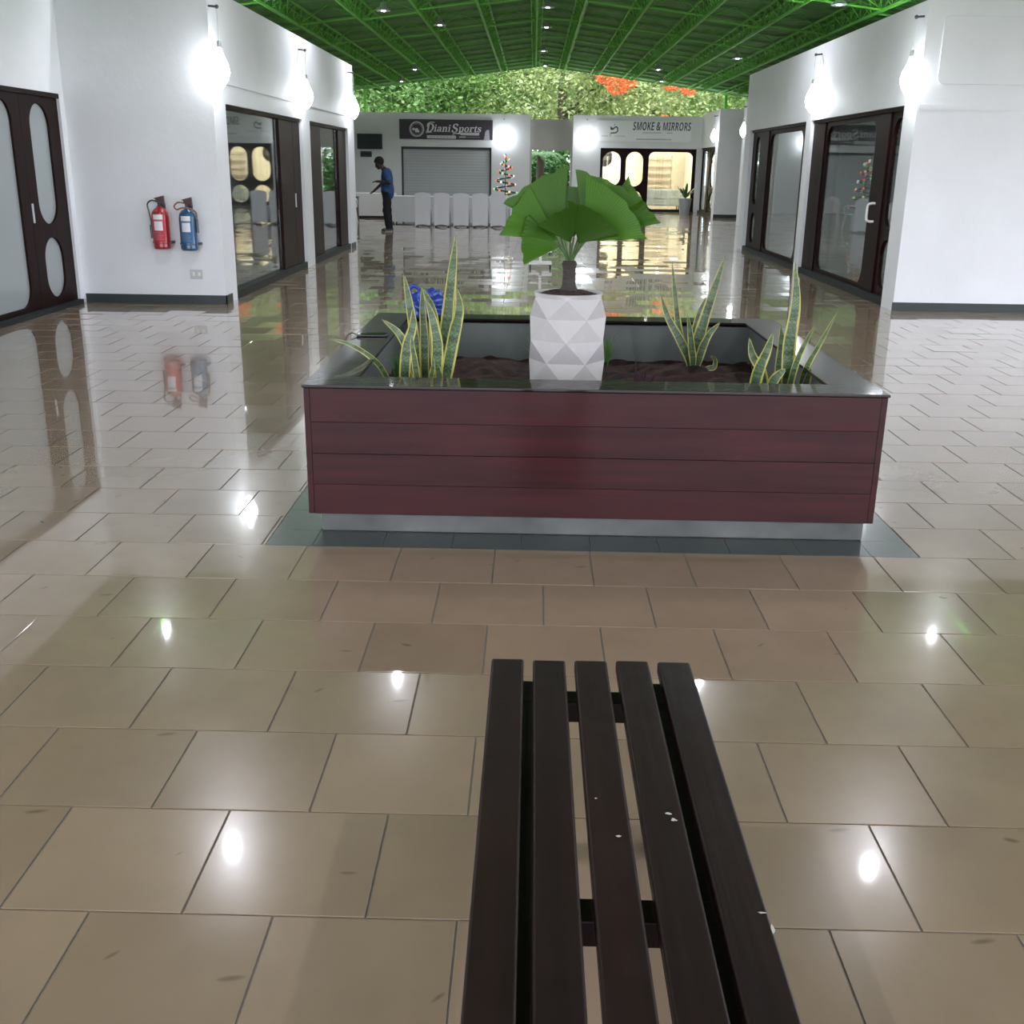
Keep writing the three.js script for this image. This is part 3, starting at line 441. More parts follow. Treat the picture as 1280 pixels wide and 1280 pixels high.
// snake plants: yellow edged banded leaves
{
  const map = canvasTex(128, 1024, (c, w, h) => {
    c.fillStyle = '#4d6a44'; c.fillRect(0, 0, w, h);
    for (let y = 0; y < h; y += 9) { c.strokeStyle = rnd() > 0.5 ? 'rgba(150,170,130,0.45)' : 'rgba(18,40,20,0.55)'; c.lineWidth = rr(2, 8); c.beginPath(); for (let x = 0; x <= w; x += 8) c.lineTo(x, y + 6 * Math.sin(x * 0.12 + y) + rr(-3, 3)); c.stroke(); }
    for (const s of [0, 1]) { c.fillStyle = '#d2c768'; c.beginPath(); c.moveTo(s * w, 0); for (let y = 0; y <= h; y += 16) { const m = 17 + 4 * Math.sin(y * 0.02 + s) + rr(-2, 2); c.lineTo(s ? w - m : m, y); } c.lineTo(s * w, h); c.fill(); }
  });
  map.wrapS = map.wrapT = THREE.ClampToEdgeWrapping;
  const mat = phys(lin(0.72, 0.74, 0.66), 0.42, { map, clearcoat: 0.25, clearcoatRoughness: 0.3, side: THREE.DoubleSide });
  function blade(parent, pts, w, twist) {
    const c = new THREE.CatmullRomCurve3(pts.map((p) => V(...p))), seg = 18, P = [], U = [], I = [], cols = 4;
    for (const back of [0, 1]) for (let j = 0; j <= seg; j++) {
      const t = j / seg, o = c.getPoint(t), d = c.getTangent(t), view = V(Math.sin(twist), 0.15, Math.cos(twist)), s = d.clone().cross(view).normalize(), n = s.clone().cross(d).normalize();
      const ww = 0.5 * w * Math.min(1, 0.62 + 1.1 * t) * Math.pow(Math.max(0, 1 - Math.pow(t, 3.2)), 0.8) + 0.0006;
      for (let i = 0; i <= cols; i++) { const u = i / cols - 0.5, v = o.clone().addScaledVector(s, u * 2 * ww).addScaledVector(n, -0.9 * ww * (0.25 - u * u) + (back ? -1 : 1) * 0.0016 * (1 - Math.abs(u) * 1.9)); P.push(v.x, v.y, v.z); U.push(i / cols, t); }
    }
    const L = (seg + 1) * (cols + 1); for (const back of [0, 1]) for (let j = 0; j < seg; j++) for (let i = 0; i < cols; i++) { const a = back * L + j * (cols + 1) + i, b = a + cols + 1; back ? I.push(a, b, a + 1, a + 1, b, b + 1) : I.push(a, a + 1, b, a + 1, b + 1, b); }
    const g = new THREE.BufferGeometry(); g.setAttribute('position', new THREE.Float32BufferAttribute(P, 3)); g.setAttribute('uv', new THREE.Float32BufferAttribute(U, 2)); g.setIndex(I); g.computeVertexNormals(); part('leaf', g, mat, parent);
  }
  function snake(label, root, leaves) {
    const s = thing('snake_plant', label, 'plant', root, 0, 'snake plants in the planter');
    leaves.forEach(([x, w, dz], k) => {
      const L = x.map(([a, b]) => [a - root[0], b - root[1], dz]), f = L[0], steep = (L[0][0] - L[1][0]) / Math.max(0.05, L[1][1] - L[0][1]);
      const base = [f[0] * 0.75 + 0.4 * Math.max(-0.4, Math.min(0.4, steep)) * f[1], 0.0, dz * 0.8]; blade(s, [base, ...L], w * 1.12, rr(-0.45, 0.45));
    });
  }
  snake('big snake plant clump beside the phone corner with a drooping leaf over the rim', [-0.53, 0.42, -5.25], [
    [[[-0.692, 0.558], [-0.753, 0.665], [-0.881, 0.754], [-0.987, 0.783]], 0.026, 0.03], [[[-0.568, 0.539], [-0.577, 0.759], [-0.601, 0.953], [-0.626, 1.094]], 0.049, -0.05], [[[-0.460, 0.541], [-0.474, 0.761], [-0.485, 0.916], [-0.534, 1.031]], 0.057, -0.03],
    [[[-0.436, 0.542], [-0.415, 0.840], [-0.387, 1.090], [-0.367, 1.285]], 0.062, 0.0], [[[-0.424, 0.562], [-0.368, 0.841], [-0.348, 0.938], [-0.363, 1.045]], 0.057, 0.04], [[[-0.544, 0.552], [-0.586, 0.699], [-0.643, 0.817], [-0.724, 0.885]], 0.045, 0.05],
    [[[-0.616, 0.559], [-0.601, 0.758], [-0.572, 0.857], [-0.570, 0.942]], 0.053, 0.07], [[[-0.464, 0.561], [-0.455, 0.761], [-0.473, 0.878], [-0.508, 0.985]], 0.057, 0.06], [[[-0.528, 0.544], [-0.530, 0.760], [-0.536, 0.916], [-0.538, 1.038]], 0.041, -0.06],
    [[[-0.548, 0.560], [-0.562, 0.680], [-0.573, 0.759], [-0.576, 0.818]], 0.030, 0.09], [[[-0.484, 0.545], [-0.480, 0.621], [-0.471, 0.674], [-0.475, 0.721]], 0.026, 0.11], [[[-0.440, 0.562], [-0.444, 0.622], [-0.452, 0.662], [-0.463, 0.682]], 0.038, 0.10]]);
  snake('thin spread snake plant at the back liner wall of the planter', [0.97, 0.45, -6.40], [
    [[[0.945, 0.52], [0.889, 0.625], [0.805, 0.766], [0.755, 0.896]], 0.051, 0.02], [[[0.950, 0.52], [0.899, 0.625], [0.857, 0.837], [0.819, 1.081]], 0.046, -0.04], [[[0.983, 0.53], [1.002, 0.651], [1.061, 0.887], [1.123, 1.122]], 0.069, 0.0],
    [[[0.966, 0.52], [0.953, 0.593], [0.938, 0.688], [0.918, 0.777]], 0.041, 0.05], [[[1.002, 0.52], [1.024, 0.603], [1.057, 0.675], [1.114, 0.742]], 0.046, 0.05], [[[0.968, 0.53], [0.973, 0.650], [1.002, 0.792], [1.033, 0.877]], 0.041, -0.03], [[[1.062, 0.469], [1.092, 0.475], [1.097, 0.518], [1.066, 0.547]], 0.030, 0.06]]);
  snake('snake plant with one broad upright blade near the planter front rim', [1.22, 0.42, -5.20], [
    [[[1.262, 0.578], [1.253, 0.797], [1.265, 0.989], [1.243, 1.187]], 0.071, 0.0], [[[1.156, 0.576], [1.128, 0.670], [1.084, 0.736], [1.062, 0.821]], 0.052, -0.03], [[[1.095, 0.575], [1.108, 0.678], [1.139, 0.768], [1.159, 0.858]], 0.056, 0.04],
    [[[1.262, 0.578], [1.281, 0.700], [1.314, 0.798], [1.355, 0.895]], 0.037, 0.04], [[[1.324, 0.579], [1.345, 0.682], [1.399, 0.800], [1.464, 0.950]], 0.034, 0.0], [[[1.230, 0.577], [1.227, 0.699], [1.226, 0.797], [1.214, 0.881]], 0.045, -0.05], [[[1.160, 0.576], [1.182, 0.640], [1.207, 0.668], [1.228, 0.688]], 0.045, 0.07], [[[1.325, 0.563], [1.335, 0.611], [1.345, 0.658], [1.351, 0.702]], 0.045, 0.06]]);
  // fine grass tufts behind the pot
  const gm = phys(lin(0.10, 0.26, 0.05), 0.6, { transmission: 0.2, thickness: 0, side: THREE.DoubleSide });
  for (const [x, z, label] of [[0.02, -6.5, 'soft green grass tuft on the phone side behind the faceted pot'], [0.47, -6.5, 'soft green grass tuft behind the faceted pot towards the thin snake plant'], [-0.72, -5.75, 'soft green grass tuft under the rim board with the phone']]) {
    const t = thing('grass_tuft', label, 'plant', [x, 0.42, z]);
    const blades = []; for (let k = 0; k < 70; k++) { const a = rr(0, 6.28), h = rr(0.16, 0.30), s = rr(0.03, 0.10), p = []; for (let j = 0; j <= 4; j++) { const q = j / 4; p.push(V(Math.cos(a) * s * q * q + rr(-0.002, 0.002), h * (q - 0.25 * q * q * q), Math.sin(a) * s * q * q)); } const P = []; const side = V(-Math.sin(a), 0, Math.cos(a)); for (let j = 0; j < 4; j++) { const w0 = 0.0035 * (1 - j / 4.2), w1 = 0.0035 * (1 - (j + 1) / 4.2), A = p[j], B = p[j + 1], q = [A.clone().addScaledVector(side, -w0), A.clone().addScaledVector(side, w0), B.clone().addScaledVector(side, w1), B.clone().addScaledVector(side, -w1)]; for (const i of [0, 1, 2, 0, 2, 3]) P.push(q[i].x, q[i].y, q[i].z); } const g = new THREE.BufferGeometry(); g.setAttribute('position', new THREE.Float32BufferAttribute(P, 3)); g.computeVertexNormals(); blades.push(g); }
    part('foliage', blades, gm, t);
  }
  const pur = thing('seedling', 'small dark purple seedling in the planter soil by the pot', 'plant', [0.60, 0.42, -6.0]), pm = std(lin(0.05, 0.015, 0.03), 0.6, { side: THREE.DoubleSide });
  const lf = (p, w) => { const g = new THREE.ConeGeometry(w, p[3], 6, 1).scale(1, 1, 0.25).translate(0, p[3] / 2, 0); g.rotateZ(p[2]); g.translate(p[0], p[1], 0); return g; };
  for (const p of [[0, 0, 0.05, 0.17], [0.03, 0, -0.25, 0.11], [0.06, 0, -0.6, 0.10], [-0.02, 0, 0.7, 0.08], [0.04, 0, 0.35, 0.10]]) part('leaf', lf(p, 0.017), pm, pur);
}
// blue bag and phone on the rim
{
  const bag = thing('plastic_bag', 'crumpled blue plastic bag on the rim behind the big snake plant', 'bag', [-0.66, PTOP, -6.80]);
  const g = new THREE.IcosahedronGeometry(1, 12), p = g.attributes.position; for (let i = 0; i < p.count; i++) { const v = V().fromBufferAttribute(p, i), n = 1 + 0.22 * Math.sin(v.x * 5 + v.y * 3) * Math.cos(v.z * 6 + v.y * 4) + 0.10 * Math.sin(v.x * 13 + v.z * 11); v.multiplyScalar(n); p.setXYZ(i, v.x * 0.115, Math.max(-0.001, v.y * 0.085 + 0.078), v.z * 0.08); } const h = mergeVertices(g.deleteAttribute('normal').deleteAttribute('uv')); h.computeVertexNormals();
  part('body', h, phys(lin(0.012, 0.045, 0.30), 0.35, { clearcoat: 0.3 }), bag); part('knot', (() => { const k = new THREE.TorusGeometry(0.03, 0.011, 8, 16); k.scale(1, 1.3, 0.7); k.rotateZ(0.5); k.translate(-0.075, 0.155, 0.01); return k; })(), phys(lin(0.012, 0.045, 0.30), 0.35), bag);
  const ph = thing('phone', 'black phone lying on the planter rim with its thin cable', 'phone', [-0.885, PTOP, -5.96], 0.05);
  part('case', rbx(-0.085, 0.085, 0.001, 0.013, -0.04, 0.04, 0.005, 3), M.blackPlastic, ph); part('screen', rbx(-0.079, 0.079, 0.0125, 0.0142, -0.036, 0.036, 0.0008, 1), phys(lin(0.01, 0.011, 0.013), 0.05, { clearcoat: 1 }), ph);
  part('cable', tube([[-0.085, 0.007, 0], [-0.11, 0.018, 0.01], [-0.135, 0.006, 0.03], [-0.15, -0.06, 0.06], [-0.151, -0.14, 0.07]], 0.003, 30, 6), M.blackPlastic, ph);
}
// ---------------------------------------------------------------- slatted bench
{
  const bench = thing('slatted_bench', 'dark brown timber bench of five long slats', 'bench', [0.161, 0, 0]), top = 0.45, w = 0.079, gap = 0.0225, zf = -2.385, zn = -0.35;
  for (let k = 0; k < 5; k++) { const x = (k - 2) * (w + gap), e = [0, 0.004, 0.002, -0.002, 0][k]; const s = part('slat', rbx(x - w / 2, x + w / 2, top - 0.032, top, zf + e, zn, 0.006, 3, k * 0.43, k * 0.71), M.bench[k % 3], bench);
    for (const [kk, cx, cz, sx, sz] of [[3, 0.012, -1.735, 0.007, 0.004], [3, 0.020, -1.715, 0.006, 0.006], [2, 0.014, -1.66, 0.006, 0.003], [4, 0.030, -1.46, 0.008, 0.003], [4, 0.0385, -1.42, 0.004, 0.012], [2, -0.02, -1.78, 0.003, 0.003]]) if (kk === k) { const g = new THREE.CircleGeometry(1, 9), p = g.attributes.position; for (let i = 1; i < p.count; i++) { const f = rr(0.55, 1.15); p.setXY(i, p.getX(i) * f, p.getY(i) * f); } g.rotateX(-Math.PI / 2); g.scale(sx, 1, sz); g.translate(x + cx, top + 0.0006, cz); part('paint_chip', g, M.benchChip, s); } }
  for (const s of [-1, 1]) part('side_rail', rbx(s * 1.5 * (w + gap) - 0.03, s * 1.5 * (w + gap) + 0.03, top - 0.105, top - 0.034, zf + 0.05, zn - 0.05, 0.005), M.bench[1], bench);
  for (const z of [zf + 0.13, -1.50, -0.6]) part('cross_rail', rbx(-0.21, 0.21, top - 0.085, top - 0.033, z - 0.03, z + 0.03, 0.004), M.bench[1], bench);
  for (const z of [zf + 0.13, -0.6]) for (const s of [-1, 1]) part('leg', rbx(s * 0.175 - 0.03, s * 0.175 + 0.03, 0.001, top - 0.034, z - 0.032, z + 0.032, 0.005), M.bench[0], bench);
}
// ---------------------------------------------------------------- fire extinguishers
function extinguisher(label, pos, color, hoseColor, side) {
  const e = thing('fire_extinguisher', label, 'extinguisher', pos, 0, 'fire extinguishers'), paint = phys(color, 0.3, { clearcoat: 0.8, clearcoatRoughness: 0.1 });
  part('cylinder', lathe([[0, 0], [0.085, 0], [0.095, 0.012], [0.098, 0.03], [0.098, 0.36], [0.09, 0.405], [0.065, 0.44], [0.035, 0.46], [0.03, 0.475], [0, 0.475]], 28), paint, e);
  const lab = canvasTex(256, 384, (c, w, h) => { c.fillStyle = '#' + color.clone().multiplyScalar(1.6).getHexString(); c.fillRect(0, 0, w, h); c.fillStyle = '#dfe2e6'; c.fillRect(30, 0, 196, 70); c.fillRect(44, 95, 172, 130); c.fillStyle = '#8d97a3'; for (let y = 78; y < 92; y += 7) c.fillRect(20, y, 210, 3); for (let y = 250; y < 370; y += 24) c.fillRect(20, y, 150 + (y % 50), 5); });
  const lg = new THREE.CylinderGeometry(0.0988, 0.0988, 0.30, 24, 1, true, -0.75, 1.5); lg.translate(0, 0.235, 0); part('label_sticker', lg, std(0xffffff, 0.5, { map: lab }), e, 'white printed label');
  part('valve', [bar([0, 0.47, 0], [0, 0.53, 0], 0.02, 12), rbx(-0.035, 0.035, 0.515, 0.545, -0.018, 0.018, 0.005)], M.darkGrey, e);
  part('squeeze_handle', [(() => { const s = new THREE.Shape(); s.moveTo(-0.05, 0.56); s.lineTo(0.055, 0.585); s.lineTo(0.06, 0.49); s.lineTo(0.035, 0.505); s.lineTo(-0.02, 0.545); s.closePath(); const g = new THREE.ExtrudeGeometry(s, { depth: 0.03, bevelEnabled: true, bevelThickness: 0.004, bevelSize: 0.004, bevelSegments: 1 }); g.translate(0, 0, -0.015); return g; })()], std(lin(0.08, 0.03, 0.035), 0.5), e, 'dark red handle');
  const hose = side < 0 ? [[-0.02, 0.525, 0.01], [-0.08, 0.535, 0.02], [-0.125, 0.50, 0.02], [-0.118, 0.42, 0.02], [-0.105, 0.33, 0.02], [-0.10, 0.24, 0.03]] : [[-0.02, 0.525, 0.01], [-0.09, 0.53, 0.03], [-0.135, 0.49, 0.03], [-0.10, 0.455, 0.06], [-0.02, 0.475, 0.08], [0.07, 0.46, 0.06], [0.105, 0.42, 0.02], [0.108, 0.32, 0.02]];
  part('hose', tube(hose, 0.009, 40, 8), hoseColor, e); const end = hose[hose.length - 1], hx = end[0]; part('nozzle', [bar([hx, end[1] + 0.03, end[2]], [hx, end[1] - 0.12, end[2]], 0.016, 12)], M.blackPlastic, e);
  part('wall_bracket', [rbx(-0.03, 0.03, 0.40, 0.50, -0.13, -0.10, 0.003), rbx(-0.11, 0.11, 0.06, 0.085, -0.13, 0.0, 0.003)], M.darkGrey, e);
  part('clip', new THREE.TorusGeometry(0.101, 0.006, 6, 28).rotateX(Math.PI / 2).translate(0, 0.07, 0), paint, e);
}
extinguisher('red fire extinguisher with black hose hanging on the white wall', [-4.26, 0.635, ZL + 0.131], lin(0.33, 0.012, 0.02), M.blackPlastic, -1);
extinguisher('blue fire extinguisher with looped hose hanging on the white wall', [-3.945, 0.622, ZL + 0.131], lin(0.012, 0.075, 0.17), std(lin(0.25, 0.10, 0.06), 0.5), 1);
// ---------------------------------------------------------------- signs, television
function signPanel(name, label, x0, x1, y0, y1, map, r, edge) {
  const s = new THREE.Shape(); pill(s, x0, x1, y0, y1, r);
  const g = new THREE.ExtrudeGeometry(s, { depth: 0.03, bevelEnabled: false, curveSegments: 6 }); const t = thing(name, label, 'sign', [0, 0, ZB]); part('board', g, edge, t);
  const f = new THREE.ShapeGeometry(s, 6), p = f.attributes.position, uv = f.attributes.uv; for (let i = 0; i < p.count; i++) uv.setXY(i, (p.getX(i) - x0) / (x1 - x0), (p.getY(i) - y0) / (y1 - y0)); f.translate(0, 0, 0.0315);
  part('printed_face', f, std(0xffffff, 0.45, { map }), t);
}
signPanel('shop_sign', 'dark charcoal shop sign with white script lettering and round emblem', -5.05, -1.57, 2.50, 3.20, canvasTex(1280, 258, (c, w, h) => {
  c.fillStyle = '#3d3640'; c.fillRect(0, 0, w, h);
  c.strokeStyle = '#d8d8e0'; c.lineWidth = 17; c.beginPath(); c.arc(240, 128, 92, 0, 7); c.stroke(); c.lineWidth = 4; c.beginPath(); c.arc(240, 128, 72, 0, 7); c.stroke();
  c.fillStyle = '#e6e6ec'; c.beginPath(); c.arc(238, 140, 26, 0, 7); c.fill(); c.beginPath(); c.arc(196, 128, 17, 0, 7); c.fill(); c.beginPath(); c.arc(262, 158, 15, 0, 7); c.fill(); c.fillRect(218, 150, 52, 20);
  c.save(); c.transform(1, 0, -0.22, 1, 40, 0); c.fillStyle = '#eceaf0'; c.strokeStyle = '#eceaf0'; c.lineWidth = 3; c.font = 'bold 150px serif'; c.fillText('D', 352, 160); c.font = 'bold 118px serif'; c.fillText('iani', 462, 158); c.font = 'bold 158px serif'; c.fillText('S', 706, 166); c.font = 'bold 118px serif'; c.fillText('ports', 800, 158); c.restore();
  c.lineWidth = 11; c.strokeStyle = '#eceaf0'; c.lineCap = 'round'; c.beginPath(); c.moveTo(386, 92); c.bezierCurveTo(380, 40, 440, 30, 480, 40); c.stroke(); c.beginPath(); c.moveTo(372, 176); c.bezierCurveTo(390, 160, 410, 170, 440, 164); c.stroke(); c.beginPath(); c.moveTo(735, 190); c.bezierCurveTo(760, 165, 830, 195, 850, 150); c.stroke();
  c.beginPath(); c.roundRect(378, 206, 400, 40, 14); c.fillStyle = '#e2e2ea'; c.fill(); c.beginPath(); c.roundRect(838, 166, 260, 34, 14); c.fill(); c.fillStyle = '#8b8894'; for (let x = 412; x < 740; x += 46) c.fillRect(x, 222, 36, 8); for (let x = 860; x < 1070; x += 40) c.fillRect(x, 180, 30, 7); c.fillStyle = '#c9c6d0'; c.fillRect(820, 216, 90, 16); c.fillStyle = '#8d8994'; c.fillRect(914, 220, 190, 8);
  c.fillStyle = '#aaaab4'; c.beginPath(); c.moveTo(1160, 258); c.lineTo(1180, 150); c.lineTo(1200, 128); c.lineTo(1232, 128); c.lineTo(1240, 258); c.fill();
}), 0.01, M.darkGrey);
signPanel('shop_sign', 'pale white shop sign with dark capital lettering', 2.29, 5.80, 2.52, 3.245, canvasTex(1280, 264, (c, w, h) => {
  c.fillStyle = '#f2f4f8'; c.fillRect(0, 0, w, h); c.save(); c.transform(0.62, 0, -0.08, 1, 0, 0); c.fillStyle = '#4a4d56'; c.restore(); c.save(); c.font = 'bold 146px sans-serif'; const tw = c.measureText('SMOKE & MIRRORS').width; c.fillStyle = '#4a4d56'; c.transform(786 / tw, 0, -0.08, 1, 486, 118); c.fillText('SMOKE & MIRRORS', 0, 0); c.restore();
  c.strokeStyle = '#2c2f36'; c.lineWidth = 15; c.lineCap = 'round'; c.beginPath(); c.moveTo(192, 86); c.quadraticCurveTo(200, 118, 226, 108); c.quadraticCurveTo(244, 84, 262, 80); c.quadraticCurveTo(292, 84, 284, 132); c.quadraticCurveTo(268, 162, 230, 156); c.lineTo(196, 160); c.stroke(); c.beginPath(); c.arc(204, 104, 17, 0, 7); c.fillStyle = '#25282e'; c.fill(); c.lineWidth = 7; c.strokeStyle = '#8b8f98'; c.beginPath(); c.moveTo(190, 168); c.lineTo(188, 204); c.stroke(); c.beginPath(); c.moveTo(240, 60); c.lineTo(250, 40); c.stroke();
  c.fillStyle = '#b4b8c0'; for (let x = 70; x < 150; x += 24) c.fillRect(x, 192, 18, 10); for (let x = 250; x < 380; x += 24) c.fillRect(x, 192, 18, 10); for (let x = 620; x < 880; x += 26) c.fillRect(x, 142, 20, 14); for (let x = 955; x < 1020; x += 26) c.fillRect(x, 142, 20, 14); c.fillStyle = '#9a9ea7'; for (let x = 545; x < 1020; x += 25) c.fillRect(x, 226, 19, 15);
}), 0.09, M.whitePlastic);
const tv = thing('television', 'flat black television on the back wall above the standing man', 'television', [-6.16, 2.395, ZB]);
part('cabinet', rbx(-0.47, 0.47, -0.27, 0.27, 0.02, 0.08, 0.008), M.blackPlastic, tv); part('screen', rbx(-0.455, 0.455, -0.25, 0.255, 0.079, 0.083, 0.001, 1), phys(lin(0.012, 0.02, 0.03), 0.12, { clearcoat: 1 }), tv); part('mount', rbx(-0.12, 0.12, -0.1, 0.1, 0, 0.03, 0.003), M.darkGrey, tv);
const mb = thing('media_box', 'small dark box on the wall under the television', 'box', [-6.31, 1.945, ZB]); part('case', rbx(-0.21, 0.21, -0.10, 0.10, 0, 0.07, 0.006), std(lin(0.035, 0.045, 0.06), 0.5), mb); part('vent', rbx(-0.16, 0.16, -0.03, 0.03, 0.068, 0.073, 0.002), M.blackPlastic, mb);
// ---------------------------------------------------------------- covered banquet chairs, table, plastic chairs
{
  const clothM = std(lin(0.72, 0.73, 0.75), 0.8, { map: plasterMap });
  function cover() {
    const back = new THREE.BoxGeometry(0.42, 0.86, 0.07, 10, 18, 2).translate(0, 0.46, 0.20), skirt = new THREE.BoxGeometry(0.43, 0.44, 0.42, 10, 8, 8).translate(0, 0.25, -0.02);
    for (const g of [back, skirt]) { const p = g.attributes.position; for (let i = 0; i < p.count; i++) { let x = p.getX(i), y = p.getY(i), z = p.getZ(i); const u = x / 0.21; if (y > 0.6) y -= 0.05 * u * u * ((y - 0.6) / 0.29); const wx = 1 - 0.10 * Math.max(0, 0.6 - y) + 0.03 * Math.sin(y * 9); x *= wx; z += 0.006 * Math.sin(x * 60 + y * 4) * (y < 0.4 ? 1 : 0.2); if (y < 0.12) y += 0.03 * Math.max(0, 1 - u * u * 1.6) * (1 - (y - 0.03) / 0.09); if (g === back) z += 0.05 * Math.max(0, y - 0.45); p.setXYZ(i, x, y, z); } }
    const g = mergeVertices(merge([back, skirt]).deleteAttribute('normal').deleteAttribute('uv'), 1e-4); g.computeVertexNormals(); return metreUV(toCreasedNormals(g, 0.9));
  }
  const cg = cover(), leg = bar([0, 0, 0], [0, 0.25, 0], 0.014, 8);
  const spots = [[-2.99, -30.1], [-2.47, -30.1], [-1.95, -30.1], [-1.43, -30.1], [-0.95, -30.1]], names = ['nearest the standing man', 'second from the standing man', 'in the middle of the row', 'second from the lit tree', 'at the lit tree end of the row'];
  spots.forEach(([x, z], k) => { const c = thing('banquet_chair', 'banquet chair in a white cloth cover, ' + ['first from the standing man', ...names.slice(1)][k], 'chair', [x, 0, z], rr(-0.04, 0.04), 'covered chairs before the shutter'); part('cloth_cover', cg, clothM, c); for (const sx of [-0.17, 0.17]) for (const sz of [-0.19, 0.19]) { const l = part('leg', leg, M.darkGrey, c); l.position.set(sx, 0.001, sz); } });
  for (const [x, z, lab] of [[-0.45, -30.3, 'banquet chair in a white cover partly behind the palm leaf'], [0.02, -30.2, 'banquet chair in a white cover behind the palm leaves']]) { const c = thing('banquet_chair', lab, 'chair', [x, 0, z], 0.1, 'covered chairs before the shutter'); part('cloth_cover', cg, clothM, c); for (const sx of [-0.17, 0.17]) for (const sz of [-0.19, 0.19]) { const l = part('leg', leg, M.darkGrey, c); l.position.set(sx, 0.001, sz); } }
  // table with cloth
  const t = thing('long_table', 'long table under a white cloth behind the covered chairs', 'table', [-2.35, 0, -31.6]); part('tabletop', rbx(-1.75, 1.75, 0.70, 0.735, -0.42, 0.42, 0.008), M.whitePlastic, t); for (const sx of [-1.6, 1.6]) for (const sz of [-0.34, 0.34]) part('leg', bar([sx, 0.001, sz], [sx, 0.70, sz], 0.02, 8), M.darkGrey, t);
  const cl = single('tablecloth', (() => { const pts = [], n = 120, P = [], I = []; const path = (u) => { const L = [3.52, 0.86, 3.52, 0.86], T2 = L.reduce((a, b) => a + b); let s = u * T2; const c = [[-1.76, 0.43], [1.76, 0.43], [1.76, -0.43], [-1.76, -0.43]]; for (let k = 0; k < 4; k++) { if (s <= L[k]) { const a = c[k], b = c[(k + 1) % 4], q = s / L[k]; return [a[0] + (b[0] - a[0]) * q, a[1] + (b[1] - a[1]) * q]; } s -= L[k]; } return c[0]; }; for (let j = 0; j <= 6; j++) for (let i = 0; i <= n; i++) { const [x, z] = path((i % n) / n), d = j / 6, w = 1 + 0.025 * d * Math.sin(i * 0.9) + 0.02 * d; P.push(x * (1 + 0.012 * d), 0.742 - 0.69 * d, z * w * (1 + 0.04 * d)); } for (let j = 0; j < 6; j++) for (let i = 0; i < n; i++) { const a = j * (n + 1) + i; I.push(a, a + n + 1, a + 1, a + 1, a + n + 1, a + n + 2); } const g = new THREE.BufferGeometry(); g.setAttribute('position', new THREE.Float32BufferAttribute(P, 3)); g.setIndex(I); g.computeVertexNormals(); const top = rbx(-1.765, 1.765, 0.737, 0.745, -0.435, 0.435, 0.003); g.setAttribute('uv', new THREE.BufferAttribute(new Float32Array(P.length / 3 * 2), 2)); const m = merge([g, top]); m.translate(-2.35, 0, -31.6); return m; })(), clothM, 'white cloth draped over the long table behind the covered chairs', 'tablecloth');
  clothM.side = THREE.DoubleSide;
  // plastic armchairs
  function plasticChair(label, x, z, turn) {
    const c = thing('plastic_chair', label, 'chair', [x, 0, z], turn, 'white plastic armchairs');
    const s = new THREE.Shape(); s.moveTo(-0.21, 0); s.bezierCurveTo(-0.25, 0.3, -0.2, 0.44, 0, 0.46); s.bezierCurveTo(0.2, 0.44, 0.25, 0.3, 0.21, 0); s.closePath();
    for (const k of [-2, -1, 0, 1, 2]) { const h = new THREE.Path(); pill(h, k * 0.07 - 0.013, k * 0.07 + 0.013, 0.07, 0.36 - 0.03 * k * k / 2, 0.0125); s.holes.push(h); }
    const g = new THREE.ExtrudeGeometry(s, { depth: 0.012, bevelEnabled: true, bevelThickness: 0.006, bevelSize: 0.006, bevelSegments: 2, curveSegments: 8 }); g.rotateX(-0.2); g.translate(0, 0.42, -0.2); part('backrest', g, M.whitePlastic, c);
    part('seat', rbx(-0.23, 0.23, 0.405, 0.43, -0.21, 0.24, 0.01), M.whitePlastic, c);
    for (const sx of [-1, 1]) { part('armrest', tube([[sx * 0.22, 0.66, -0.24], [sx * 0.27, 0.655, -0.1], [sx * 0.275, 0.65, 0.12], [sx * 0.265, 0.60, 0.22], [sx * 0.25, 0.42, 0.23]], 0.02, 24, 8), M.whitePlastic, c); for (const sz of [-1, 1]) part('leg', strip([sx * 0.21, 0.41, sz * 0.2], [sx * 0.25, 0.001, sz * 0.25], 0.05, 0.035), M.whitePlastic, c); }
  }
  plasticChair('white plastic armchair beside the lit tree behind the palm', -0.20, -31.4, 2.8); plasticChair('white plastic armchair in the garden passage view', 0.10, -33.0, 3.3); plasticChair('white plastic armchair in the far court before the man', -5.35, -31.5, 0.6);
  const cart = thing('storage_cart', 'dark slim cart by the white pier in the far court', 'cart', [-5.55, 0, -33.4]); part('body', rbx(-0.25, 0.25, 0.08, 0.55, -0.2, 0.2, 0.01), M.darkGrey, cart); part('shelf_board', rbx(-0.27, 0.27, 0.62, 0.66, -0.22, 0.22, 0.008), std(lin(0.03, 0.09, 0.12), 0.5), cart); for (const sx of [-0.24, 0.24]) part('upright', rbx(sx - 0.015, sx + 0.015, 0.001, 0.63, -0.2, 0.2, 0.003), M.darkGrey, cart);
  const low = thing('low_platform', 'low white bench block with a dark foot strip behind the man', 'bench', [-5.3, 0, -34.6]); part('block', rbx(-1.0, 1.0, 0.06, 0.74, -0.3, 0.3, 0.01), M.whitePlastic, low); part('foot_strip', rbx(-0.96, 0.96, 0.001, 0.06, -0.26, 0.26, 0.004), M.blackPlastic, low);
}
